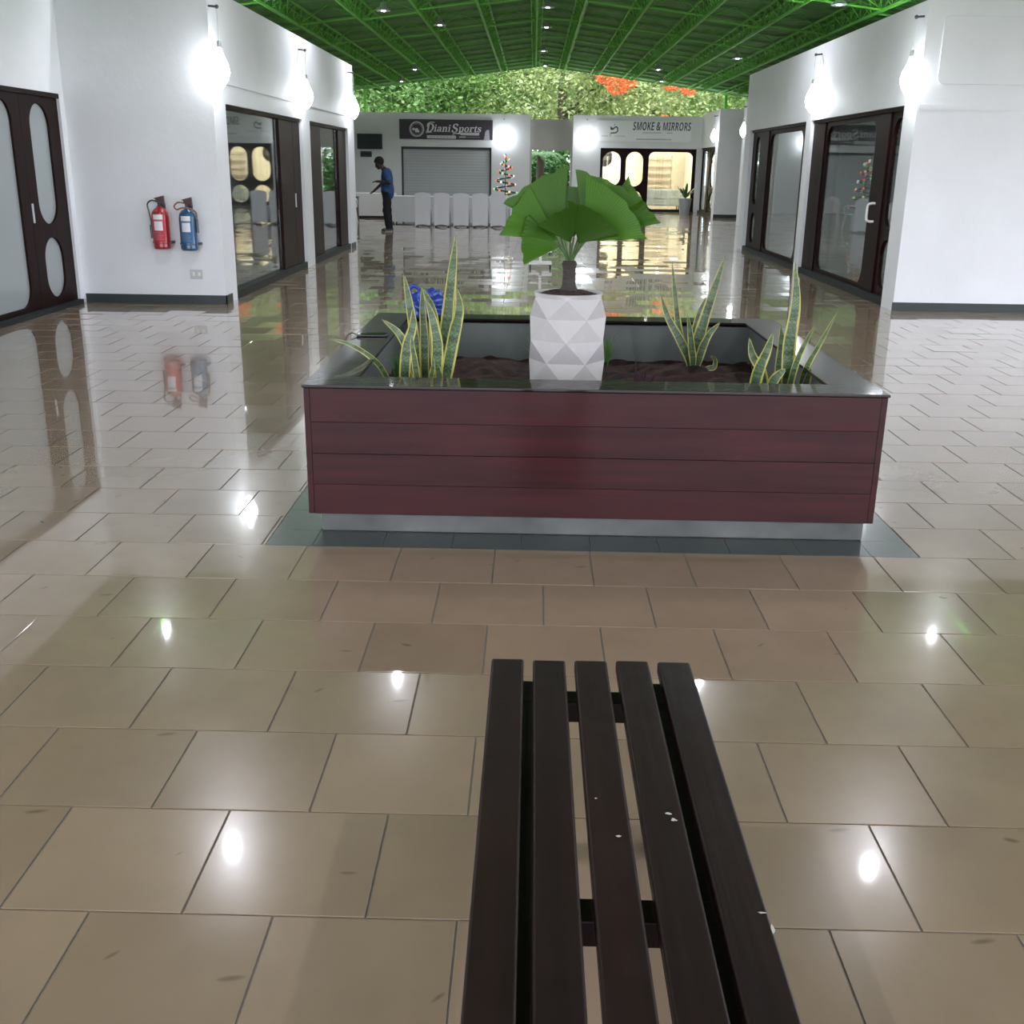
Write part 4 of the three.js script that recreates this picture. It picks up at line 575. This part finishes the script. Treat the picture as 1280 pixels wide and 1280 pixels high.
// spiral light tree
{
  const t = thing('light_tree', 'spiral garland tree with coloured bulbs by the garden passage', 'tree', [-0.84, 0, -33.0]); part('base', lathe([[0, 0.001], [0.22, 0.001], [0.2, 0.02], [0.03, 0.04], [0.012, 0.06]], 20), M.darkGrey, t); part('pole', bar([0, 0.03, 0], [0, 1.93, 0], 0.012, 8), M.darkGrey, t);
  const H = 1.9, y0 = 0.35, turns = 6.5, at = (q) => { const a = q * turns * Math.PI * 2, r = 0.40 * Math.pow(1 - q, 0.75) + 0.03; return [Math.cos(a) * r, y0 + (H - y0) * q, Math.sin(a) * r]; };
  const pts = []; for (let i = 0; i <= 90; i++) pts.push(at(i / 90));
  const gar = [tube(pts, 0.02, 360, 5)]; for (let i = 0; i < 1600; i++) { const q = rnd(), b = at(q), d = V(rr(-1, 1), rr(-1, 1), rr(-1, 1)).normalize().multiplyScalar(rr(0.03, 0.065)); gar.push(bar(b, [b[0] + d.x, b[1] + d.y, b[2] + d.z], 0.0025, 3)); }
  part('garland', gar, std(lin(0.02, 0.07, 0.025), 0.7), t, 'dark green tinsel spiral');
  const cols = [[1, 0.25, 0.12], [1, 0.75, 0.35], [0.35, 1, 0.35], [0.9, 0.95, 1], [1, 0.6, 0.5]].map(([r, g, b]) => new THREE.MeshStandardMaterial({ color: lin(r, g, b), roughness: 0.3, emissive: lin(r, g, b), emissiveIntensity: 1.0 })), bg = new THREE.SphereGeometry(0.034, 8, 6);
  for (let i = 0; i < 46; i++) { const b = at((i + 0.5) / 46), m = part('bulb', bg, cols[(rnd() * 5) | 0], t); m.position.set(b[0] * 1.06, b[1], b[2] * 1.06); }
}
// white wheeled stand on the floor behind the planter
{
  const s = thing('wheeled_stand', 'small white wheeled stand on the open floor behind the palm', 'stand', [0.13, 0, -18.1]);
  part('column', rbx(-0.022, 0.022, 0.10, 1.0, -0.022, 0.022, 0.006), M.whitePlastic, s); part('foot_bar', rbx(-0.19, 0.19, 0.065, 0.095, 0.16, 0.20, 0.008), M.whitePlastic, s); part('foot_bar', rbx(-0.19, 0.19, 0.24, 0.265, -0.02, 0.02, 0.008), M.whitePlastic, s); part('foot_bar', rbx(-0.025, 0.025, 0.065, 0.10, -0.20, 0.20, 0.008), M.whitePlastic, s); part('foot_bar', rbx(-0.19, 0.19, 0.065, 0.095, -0.20, -0.16, 0.008), M.whitePlastic, s);
  for (const sx of [-0.165, 0.165]) for (const sz of [-0.18, 0.18]) part('caster', new THREE.CylinderGeometry(0.033, 0.033, 0.025, 16).rotateZ(Math.PI / 2).translate(sx, 0.034, sz), M.blackPlastic, s);
  for (const sx of [-0.165, 0.165]) part('grip', new THREE.CylinderGeometry(0.026, 0.026, 0.05, 14).translate(sx, 0.225, 0), M.blackPlastic, s);
}
// lit shop interior
{
  const l = thing('pendant_lamp', 'warm glowing globe lamp inside the lit shop', 'lamp', [5.55, 2.35, -43.3]); part('globe', new THREE.SphereGeometry(0.16, 20, 14), M.warmGlow, l); part('cord', bar([0, 0.15, 0], [0, 0.55, 0], 0.008), M.blackPlastic, l); const pl = new THREE.PointLight(lin(1, 0.84, 0.62), WARM_CD, 0, 2); pl.castShadow = true; pl.shadow.radius = 6; pl.name = 'pendant_bulb'; l.add(pl);
  const l2 = thing('pendant_lamp', 'warm glowing globe lamp deep inside the lit shop', 'lamp', [3.3, 2.45, -44.6]); part('globe', new THREE.SphereGeometry(0.13, 20, 14), M.warmGlow, l2); part('cord', bar([0, 0.12, 0], [0, 0.45, 0], 0.008), M.blackPlastic, l2); const p2 = new THREE.PointLight(lin(1, 0.87, 0.68), WARM_CD * 1.3, 0, 2); p2.castShadow = true; p2.shadow.radius = 6; p2.name = 'pendant_bulb'; l2.add(p2);
  const sh = thing('display_shelf', 'pale shelf rack with thin boards inside the lit shop', 'shelf', [5.1, 0, -46.6]); for (let k = 0; k < 6; k++) part('shelf_board', rbx(-0.6, 0.6, 0.6 + k * 0.27, 0.63 + k * 0.27, -0.18, 0.18, 0.004), std(lin(0.62, 0.52, 0.40), 0.6), sh); for (const s of [-0.6, 0.6]) part('upright', rbx(s - 0.02, s + 0.02, 0.005, 2.1, -0.18, 0.18, 0.004), std(lin(0.6, 0.52, 0.42), 0.6), sh);
  const sofa = thing('sofa', 'low grey sofa behind the big window of the lit shop', 'sofa', [5.1, 0.004, -44.8]); const gm = std(lin(0.20, 0.24, 0.27), 0.8); part('seat', rbx(-0.75, 0.75, 0.16, 0.44, -0.4, 0.4, 0.05, 3), gm, sofa); part('backrest', rbx(-0.75, 0.75, 0.40, 0.80, 0.22, 0.42, 0.06, 3), gm, sofa); for (const s of [-0.82, 0.82]) part('armrest', rbx(s - 0.1, s + 0.1, 0.12, 0.60, -0.4, 0.4, 0.05, 3), gm, sofa); for (const sx of [-0.7, 0.7]) for (const sz of [-0.32, 0.32]) part('leg', bar([sx, 0, sz], [sx, 0.17, sz], 0.025, 8), M.darkGrey, sofa);
  const wp = thing('wall_poster', 'round dark poster behind the pill window of the lit shop', 'poster', [2.62, 1.95, ZB - 0.5]); part('disc', new THREE.CylinderGeometry(0.34, 0.34, 0.02, 30).rotateX(Math.PI / 2), std(lin(0.12, 0.10, 0.07), 0.6), wp); part('band', rbx(-0.26, 0.26, -0.10, 0.06, 0.008, 0.014, 0.004), std(lin(0.5, 0.42, 0.3), 0.6), wp); part('hanger', bar([0, 0.33, 0], [0, 0.95, 0], 0.004), M.darkGrey, wp);
  const pp = thing('potted_plant', 'grey square pot with a small leafy plant beside the lit shop door', 'plant', [5.55, 0, -40.9]); part('pot', (() => { const g = new THREE.CylinderGeometry(0.30, 0.22, 0.55, 4, 1).rotateY(Math.PI / 4).translate(0, 0.277, 0); return g; })(), std(lin(0.36, 0.38, 0.40), 0.6), pp); const lm = phys(lin(0.06, 0.17, 0.04), 0.5, { side: THREE.DoubleSide });
  for (let k = 0; k < 14; k++) { const a = rr(0, 6.28), tilt = rr(0.3, 1.0), L = rr(0.35, 0.62), g = new THREE.SphereGeometry(0.5, 8, 6).scale(0.11, L, 0.012).translate(0, L / 2, 0); g.rotateX(tilt); g.rotateY(a); g.translate(0, 0.54, 0); part('leaf', g, lm, pp); }
  const sp = part('stalk', bar([0, 0.5, 0], [0, 0.7, 0], 0.02, 8), std(lin(0.08, 0.07, 0.04), 0.8), pp);
}
// ---------------------------------------------------------------- the standing man
{
  const cap = (p, a, b, ra, rb) => { const ab = [b[0] - a[0], b[1] - a[1], b[2] - a[2]], ap = [p[0] - a[0], p[1] - a[1], p[2] - a[2]], t = Math.max(0, Math.min(1, (ap[0] * ab[0] + ap[1] * ab[1] + ap[2] * ab[2]) / (ab[0] ** 2 + ab[1] ** 2 + ab[2] ** 2))); return Math.hypot(ap[0] - ab[0] * t, ap[1] - ab[1] * t, ap[2] - ab[2] * t) - (ra + (rb - ra) * t); };
  const ell = (p, c, r) => { const q = Math.hypot((p[0] - c[0]) / r[0], (p[1] - c[1]) / r[1], (p[2] - c[2]) / r[2]); return (q - 1) * Math.min(...r); };
  const smin = (a, b, k) => { const h = Math.max(0, k - Math.abs(a - b)) / k; return Math.min(a, b) - h * h * k * 0.25; };
  function field(fn, lo, hi, cell) {
    const size = Math.max(hi[0] - lo[0], hi[1] - lo[1], hi[2] - lo[2]), res = Math.min(120, Math.ceil(size / cell) + 4), mc = new MarchingCubes(res, new THREE.MeshBasicMaterial(), false, false, 120000), half = (res / 2) * (size / (res - 4)), c = [0, 1, 2].map((i) => (lo[i] + hi[i]) / 2), h = res / 2;
    mc.isolation = 0;
    for (let z = 0; z < res; z++) for (let y = 0; y < res; y++) for (let x = 0; x < res; x++) mc.field[x + y * res + z * res * res] = -fn([c[0] + ((x - h) / h) * half, c[1] + ((y - h) / h) * half, c[2] + ((z - h) / h) * half]);
    mc.update(); const n = mc.count, P = new Float32Array(n * 3); for (let i = 0; i < n * 3; i++) P[i] = mc.positionArray[i] * half + c[i % 3];
    let g = new THREE.BufferGeometry(); g.setAttribute('position', new THREE.BufferAttribute(P, 3)); g = mergeVertices(g, 1e-5); g.computeVertexNormals(); return g.toNonIndexed();
  }
  const J = { hipL: [0.02, 0.92, 0.09], hipR: [0.02, 0.92, -0.09], kneeL: [0.0, 0.50, 0.10], kneeR: [0.03, 0.50, -0.10], ankL: [0.05, 0.09, 0.10], ankR: [0.07, 0.09, -0.11], pelvis: [0.03, 0.95, 0], chest: [0.03, 1.27, 0], neck: [-0.04, 1.475, 0], headC: [-0.155, 1.625, 0], shL: [0.03, 1.42, 0.175], shR: [0.0, 1.42, -0.175], elL: [0.115, 1.17, 0.24], elR: [-0.12, 1.14, -0.23], wrL: [-0.16, 1.19, 0.20], wrR: [-0.30, 0.98, -0.16] };
  const legs = (p, e) => { let d = cap(p, J.hipL, J.kneeL, 0.085 + e, 0.058 + e); d = smin(d, cap(p, J.kneeL, J.ankL, 0.058 + e, 0.042 + e), 0.04); let f = cap(p, J.hipR, J.kneeR, 0.085 + e, 0.058 + e); f = smin(f, cap(p, J.kneeR, J.ankR, 0.058 + e, 0.042 + e), 0.04); return smin(Math.min(d, f), ell(p, [0.03, 0.95, 0], [0.12 + e, 0.13 + e, 0.165 + e]), 0.06); };
  const torso = (p, e) => smin(smin(ell(p, [0.03, 1.27, 0], [0.125 + e, 0.20 + e, 0.175 + e]), ell(p, [0.03, 1.05, 0], [0.115 + e, 0.17 + e, 0.155 + e]), 0.08), smin(cap(p, J.shL, J.shR, 0.062 + e, 0.062 + e), cap(p, [0.01, 1.38, 0], J.neck, 0.06 + e * 0.4, 0.055), 0.07), 0.07);
  const arms = (p, e, fore) => { let d = Math.min(cap(p, J.shL, J.elL, 0.058 + e, 0.045 + e), cap(p, J.shR, J.elR, 0.058 + e, 0.045 + e)); if (fore) { d = smin(d, cap(p, J.elL, J.wrL, 0.043, 0.029), 0.03); d = smin(d, cap(p, J.elR, J.wrR, 0.043, 0.029), 0.03); } return d; };
  const head = (p) => { const c = 0.80, s = 0.60; const q = [p[0] - J.headC[0], p[1] - J.headC[1], p[2]]; const x = q[0] * c + q[1] * s * 0.75, y = -q[0] * s * 0.75 + q[1] * c; // tilted forward, face to -x
    const l = [x, y, q[2]]; let d = ell(l, [0.012, 0.03, 0], [0.098, 0.092, 0.077]); d = smin(d, ell(l, [-0.035, -0.05, 0], [0.062, 0.075, 0.060]), 0.05); d = smin(d, cap(l, [-0.088, 0.0, 0], [-0.108, -0.032, 0], 0.010, 0.015), 0.018); d = smin(d, ell(l, [-0.092, -0.068, 0], [0.016, 0.013, 0.026]), 0.015); d = smin(d, ell(l, [-0.076, -0.105, 0], [0.022, 0.018, 0.026]), 0.025); for (const e of [-1, 1]) { d = smin(d, ell(l, [0.012, -0.012, e * 0.079], [0.019, 0.031, 0.010]), 0.008); d = Math.max(d, -ell(l, [-0.104, 0.006, e * 0.032], [0.018, 0.010, 0.015])); d = smin(d, ell(l, [-0.082, 0.005, e * 0.032], [0.011, 0.010, 0.013]), 0.004); } return d; };
  const body = field((p) => { let d = smin(torso(p, 0), legs(p, 0), 0.06); d = smin(d, arms(p, 0, true), 0.05); d = smin(d, cap(p, J.neck, [-0.115, 1.56, 0], 0.056, 0.055), 0.03); return d; }, [-0.42, 0.0, -0.35], [0.30, 1.62, 0.35], 0.0142);
  const hd = field((p) => smin(head(p), cap(p, J.neck, [-0.10, 1.56, 0], 0.054, 0.052), 0.02), [-0.30, 1.46, -0.11], [0.02, 1.78, 0.11], 0.0042);
  const hand = (w, dir, up) => { const D = V(...dir).normalize(), U = V(...up).normalize(), S = D.clone().cross(U).normalize(), at = (a, b, c) => { const v = V(...w).addScaledVector(D, a).addScaledVector(S, b).addScaledVector(U, c); return [v.x, v.y, v.z]; };
    const fingers = [[-0.030, 0.064], [-0.010, 0.074], [0.011, 0.070], [0.030, 0.054]]; const f = (p) => { let d = cap(p, at(0, 0, 0), at(0.03, 0, 0), 0.026, 0.03); d = smin(d, cap(p, at(0.035, -0.022, 0), at(0.075, -0.026, 0), 0.016, 0.013), 0.02); d = smin(d, cap(p, at(0.035, 0.022, 0), at(0.075, 0.026, 0), 0.016, 0.013), 0.02); for (const [b, L] of fingers) { let k = cap(p, at(0.078, b, 0), at(0.078 + L * 0.5, b * 1.12, -0.010), 0.0095, 0.0088); k = smin(k, cap(p, at(0.078 + L * 0.5, b * 1.12, -0.010), at(0.078 + L * 0.92, b * 1.15, -0.034), 0.0088, 0.0075), 0.004); d = smin(d, k, 0.006); } let th = cap(p, at(0.025, 0.030, 0), at(0.062, 0.058, -0.012), 0.012, 0.0105); th = smin(th, cap(p, at(0.062, 0.058, -0.012), at(0.092, 0.062, -0.03), 0.0105, 0.0085), 0.005); return smin(d, th, 0.010); };
    const c = at(0.06, 0, 0); return field(f, [c[0] - 0.11, c[1] - 0.11, c[2] - 0.11], [c[0] + 0.11, c[1] + 0.11, c[2] + 0.11], 0.0034); };
  const hL = hand(J.wrL, [-1, 0.02, -0.15], [0.1, 1, 0.2]), hR = hand(J.wrR, [-0.65, -0.72, 0.1], [0.75, -0.65, 0]);
  const man = thing('person', 'standing man in a blue shirt and black trousers looking down at his hands', 'person', [-3.66, 0, -27.6]);
  const skin = std(lin(0.036, 0.021, 0.016), 0.55); part('body', [body, hd, hL, hR], skin, man);
  const shirt = field((p) => { let d = smin(torso(p, 0.018), ell(p, [0.04, 0.95, 0], [0.155, 0.24, 0.185]), 0.08); d = smin(d, cap(p, J.shL, [0.095, 1.235, 0.235], 0.082, 0.072), 0.05); d = smin(d, cap(p, J.shR, [-0.08, 1.235, -0.23], 0.082, 0.072), 0.05); d += 0.004 * Math.sin(p[1] * 34 + p[0] * 22) * Math.sin(p[2] * 26); d = Math.max(d, 0.78 - p[1]); d = Math.max(d, p[1] - 1.475 - 0.5 * p[0]); return d; }, [-0.2, 0.74, -0.36], [0.25, 1.52, 0.36], 0.0095);
  part('shirt', shirt, std(lin(0.016, 0.05, 0.15), 0.85), man, 'blue short sleeved shirt');
  part('collar', new THREE.TorusGeometry(0.066, 0.010, 8, 24).rotateX(Math.PI / 2).rotateZ(0.42).translate(-0.028, 1.462, 0), std(lin(0.35, 0.40, 0.45), 0.7), man, 'pale collar edge');
  const trousers = field((p) => { let d = legs(p, 0.016); d = smin(d, cap(p, J.kneeL, [0.055, 0.05, 0.10], 0.078, 0.066), 0.02); d = smin(d, cap(p, J.kneeR, [0.075, 0.05, -0.11], 0.078, 0.066), 0.02); d = Math.max(d, 0.055 - p[1]); return Math.max(d, p[1] - 1.0) + 0.003 * Math.sin(p[1] * 40 + p[2] * 30); }, [-0.2, 0.03, -0.25], [0.25, 1.05, 0.25], 0.011);
  part('trousers', trousers, std(lin(0.004, 0.005, 0.008), 0.95), man, 'black trousers');
  for (const [a, s] of [[J.ankL, 1], [J.ankR, -1]]) { const g = field((p) => { let d = cap(p, [a[0] + 0.04, 0.04, a[2]], [a[0] - 0.10, 0.035, a[2] + s * 0.02], 0.040, 0.037); d = smin(d, cap(p, [a[0], 0.09, a[2]], [a[0] + 0.01, 0.04, a[2]], 0.045, 0.045), 0.03); d = smin(d, cap(p, [a[0] - 0.10, 0.03, a[2] + s * 0.02], [a[0] - 0.15, 0.026, a[2] + s * 0.03], 0.036, 0.026), 0.03); return Math.max(d, 0.004 - p[1]); }, [a[0] - 0.2, -0.01, a[2] - 0.09], [a[0] + 0.12, 0.15, a[2] + 0.09], 0.007); const sh = part('shoe', g, M.blackPlastic, man); part('sole', new THREE.BoxGeometry(0.26, 0.012, 0.078).translate(a[0] - 0.045, 0.0085, a[2] + s * 0.012), std(lin(0.3, 0.3, 0.3), 0.7), sh); }
  const hair = field((p) => { const d = head(p) - 0.012 - 0.004 * Math.sin(p[0] * 90) * Math.sin(p[1] * 80) * Math.sin(p[2] * 85); const q = [p[0] - J.headC[0], p[1] - J.headC[1]]; const x = q[0] * 0.8 + q[1] * 0.45, y = -q[0] * 0.45 + q[1] * 0.8; const k = Math.max(0, Math.min(1, (x + 0.05) / 0.09)), th = 0.052 - 0.125 * k * k * (3 - 2 * k); return Math.max(d, th - y); }, [-0.30, 1.50, -0.11], [0.02, 1.80, 0.11], 0.0048);
  part('hair', hair, std(lin(0.006, 0.005, 0.005), 0.9), man, 'short black hair');
}
// ---------------------------------------------------------------- trees behind the hall
{
  const leafMats = {}; const leafM = (r, g, b) => (leafMats[[r, g, b]] ??= phys(lin(r, g, b), 0.6, { transmission: 0.35, thickness: 0, side: THREE.DoubleSide, vertexColors: true }));
  const bark = std(lin(0.10, 0.08, 0.06), 0.9, { bumpMap: grain, bumpScale: 0.02 });
  function crown(parent, name, mat, blobs, n, size, spread = 0.45) {
    const P = [], C = [], tot = blobs.reduce((a, b) => a + b[3] ** 2, 0), u = V(), v = V(), d = V();
    for (const [cx, cy, cz, r, fy = 0.8] of blobs) { const k = Math.round((n * r * r) / tot); for (let i = 0; i < k; i++) {
      d.set(rr(-1, 1), rr(-1, 1), rr(-1, 1)).normalize(); const q = r * (1 - spread * rnd() * rnd()) * (1 + 0.12 * Math.sin(d.x * 9 + cx) * Math.cos(d.y * 8 + d.z * 7)), o = V(cx + d.x * q, cy + d.y * q * fy, cz + d.z * q), s = size * rr(0.6, 1.3);
      u.set(rr(-1, 1), rr(-0.6, 0.6), rr(-1, 1)).normalize(); v.set(rr(-1, 1), rr(-1, 1), rr(-1, 1)).cross(u).normalize(); const t = rr(0.7, 1.3);
      const a = o.clone().addScaledVector(u, -s), b = o.clone().addScaledVector(v, -s * 0.42), c = o.clone().addScaledVector(u, s), e = o.clone().addScaledVector(v, s * 0.42);
      for (const w of [a, b, c, a, c, e]) { P.push(w.x, w.y, w.z); C.push(t, t * rr(0.95, 1.05), t * 0.9); } } }
    const g = new THREE.BufferGeometry(); g.setAttribute('position', new THREE.Float32BufferAttribute(P, 3)); g.setAttribute('color', new THREE.Float32BufferAttribute(C, 3)); g.computeVertexNormals(); return part(name, g, mat, parent);
  }
  function tree(label, x, z, h, r, color, n, leaf, flowers) {
    const t = thing('tree', label, 'tree', [x, -0.14, z]), blobs = [];
    for (let i = 0; i < 22; i++) { const a = rr(0, 6.28), q = Math.sqrt(rnd()) * r * 0.75; blobs.push([Math.cos(a) * q, h * rr(0.30, 0.92), Math.sin(a) * q, r * rr(0.32, 0.52)]); }
    part('trunk', [new THREE.CylinderGeometry(0.16, 0.28, h * 0.6, 10).translate(0, h * 0.3, 0), ...blobs.slice(0, 6).map((b) => bar([0, h * 0.45, 0], [b[0], b[1], b[2]], 0.06, 6))], bark, t);
    crown(t, 'crown', leafM(...color), blobs, n, leaf);
    if (flowers) crown(t, 'blossoms', leafM(0.85, 0.25, 0.08), flowers, 1600, leaf * 0.9, 0.3);
  }
  tree('dark green broad tree behind the dark shop sign', -7.4, -52, 9.0, 4.2, [0.13, 0.28, 0.06], 17000, 0.13);
  tree('mid green tree behind the roller shutter wall', -3.4, -55, 10, 4.0, [0.18, 0.34, 0.08], 17000, 0.13);
  tree('yellow green feathery tree behind the garden passage', 1.2, -52.5, 8.5, 4.0, [0.38, 0.48, 0.20], 16000, 0.11);
  tree('flame tree with orange blossoms behind the pale shop sign', 5.6, -53, 9.0, 4.4, [0.38, 0.48, 0.20], 16000, 0.11, [[-2.6, 5.45, 3.6, 0.42], [-2.1, 5.1, 3.8, 0.5], [-1.6, 5.2, 3.7, 0.32], [0.2, 5.15, 3.9, 0.35], [0.9, 4.95, 4.0, 0.3], [-0.1, 3.7, 4.1, 0.25]]);
  tree('light green feathery tree behind the far corner block', 10.6, -54, 9.0, 4.2, [0.26, 0.40, 0.12], 14000, 0.12);
  tree('tall dark tree in the second row behind the dark sign', -9.5, -63, 13, 5.5, [0.18, 0.34, 0.09], 9000, 0.24);
  tree('tall green tree in the second row behind the passage', -0.5, -65, 13, 6.0, [0.30, 0.46, 0.16], 9000, 0.24);
  tree('tall green tree in the second row behind the pale sign', 8.5, -65, 13, 6.0, [0.30, 0.42, 0.14], 9000, 0.24);
  tree('broad dark tree in the third row behind the dark sign', -12, -76, 15, 8, [0.14, 0.28, 0.07], 14000, 0.42);
  tree('broad green tree in the third row behind the passage', 1, -78, 15, 8, [0.2, 0.34, 0.09], 14000, 0.42);
  tree('broad green tree in the third row behind the pale sign', 13, -76, 15, 8, [0.26, 0.38, 0.12], 14000, 0.42);
  // shrubs and a palm trunk seen through the garden passage
  for (const [x, z, r, c, lab] of [[0.1, -47.5, 1.0, [0.06, 0.20, 0.04], 'dark leafy shrub in the garden passage beside the palm trunk'], [1.2, -48.9, 1.0, [0.16, 0.34, 0.10], 'pale green shrub in the garden passage'], [0.8, -49.5, 1.6, [0.10, 0.26, 0.07], 'taller green shrub filling the garden passage']]) { const s = thing('shrub', lab, 'shrub', [x, -0.14, z]); part('stem', bar([0, 0, 0], [0, r, 0], 0.05, 6), bark, s); crown(s, 'foliage', leafM(...c), [[0, r * 0.8, 0, r], [0.4, r * 1.4, 0.1, r * 0.7], [-0.3, r * 1.5, 0, r * 0.6]], 2500, 0.12); }
  const pt = thing('palm_trunk', 'rough dark palm trunk in the garden passage', 'tree', [0.25, -0.14, -45.6]); part('trunk', new THREE.CylinderGeometry(0.14, 0.19, 2.2, 12, 12).translate(0, 1.1, 0), bark, pt); for (let k = 0; k < 9; k++) { const a = (k / 9) * 6.28, L = 1.15, pts = []; for (let j = 0; j <= 8; j++) { const q = j / 8; pts.push([Math.cos(a) * L * q, 2.15 + 0.9 * q - 1.3 * q * q, Math.sin(a) * L * q]); } const fr = [tube(pts, 0.012, 12, 4)]; for (let j = 2; j < 34; j++) for (const s of [-1, 1]) { const q = j / 34, b = [Math.cos(a) * L * q, 2.15 + 0.9 * q - 1.3 * q * q, Math.sin(a) * L * q], w = 0.32 * Math.sin(Math.PI * Math.min(1, q + 0.1)); const e = [b[0] - Math.sin(a) * s * w + Math.cos(a) * 0.12, b[1] - 0.12, b[2] + Math.cos(a) * s * w + Math.sin(a) * 0.12]; fr.push(new THREE.BufferGeometry().setAttribute('position', new THREE.Float32BufferAttribute([...b, e[0], e[1], e[2], b[0] + Math.cos(a) * 0.05, b[1] - 0.02, b[2] + Math.sin(a) * 0.05], 3))); } part('frond', fr.map((g) => { if (!g.attributes.normal) g.computeVertexNormals(); return g; }), phys(lin(0.10, 0.26, 0.06), 0.6, { side: THREE.DoubleSide, transmission: 0.25, thickness: 0 }), pt); }
}
renderer.render(scene, camera);
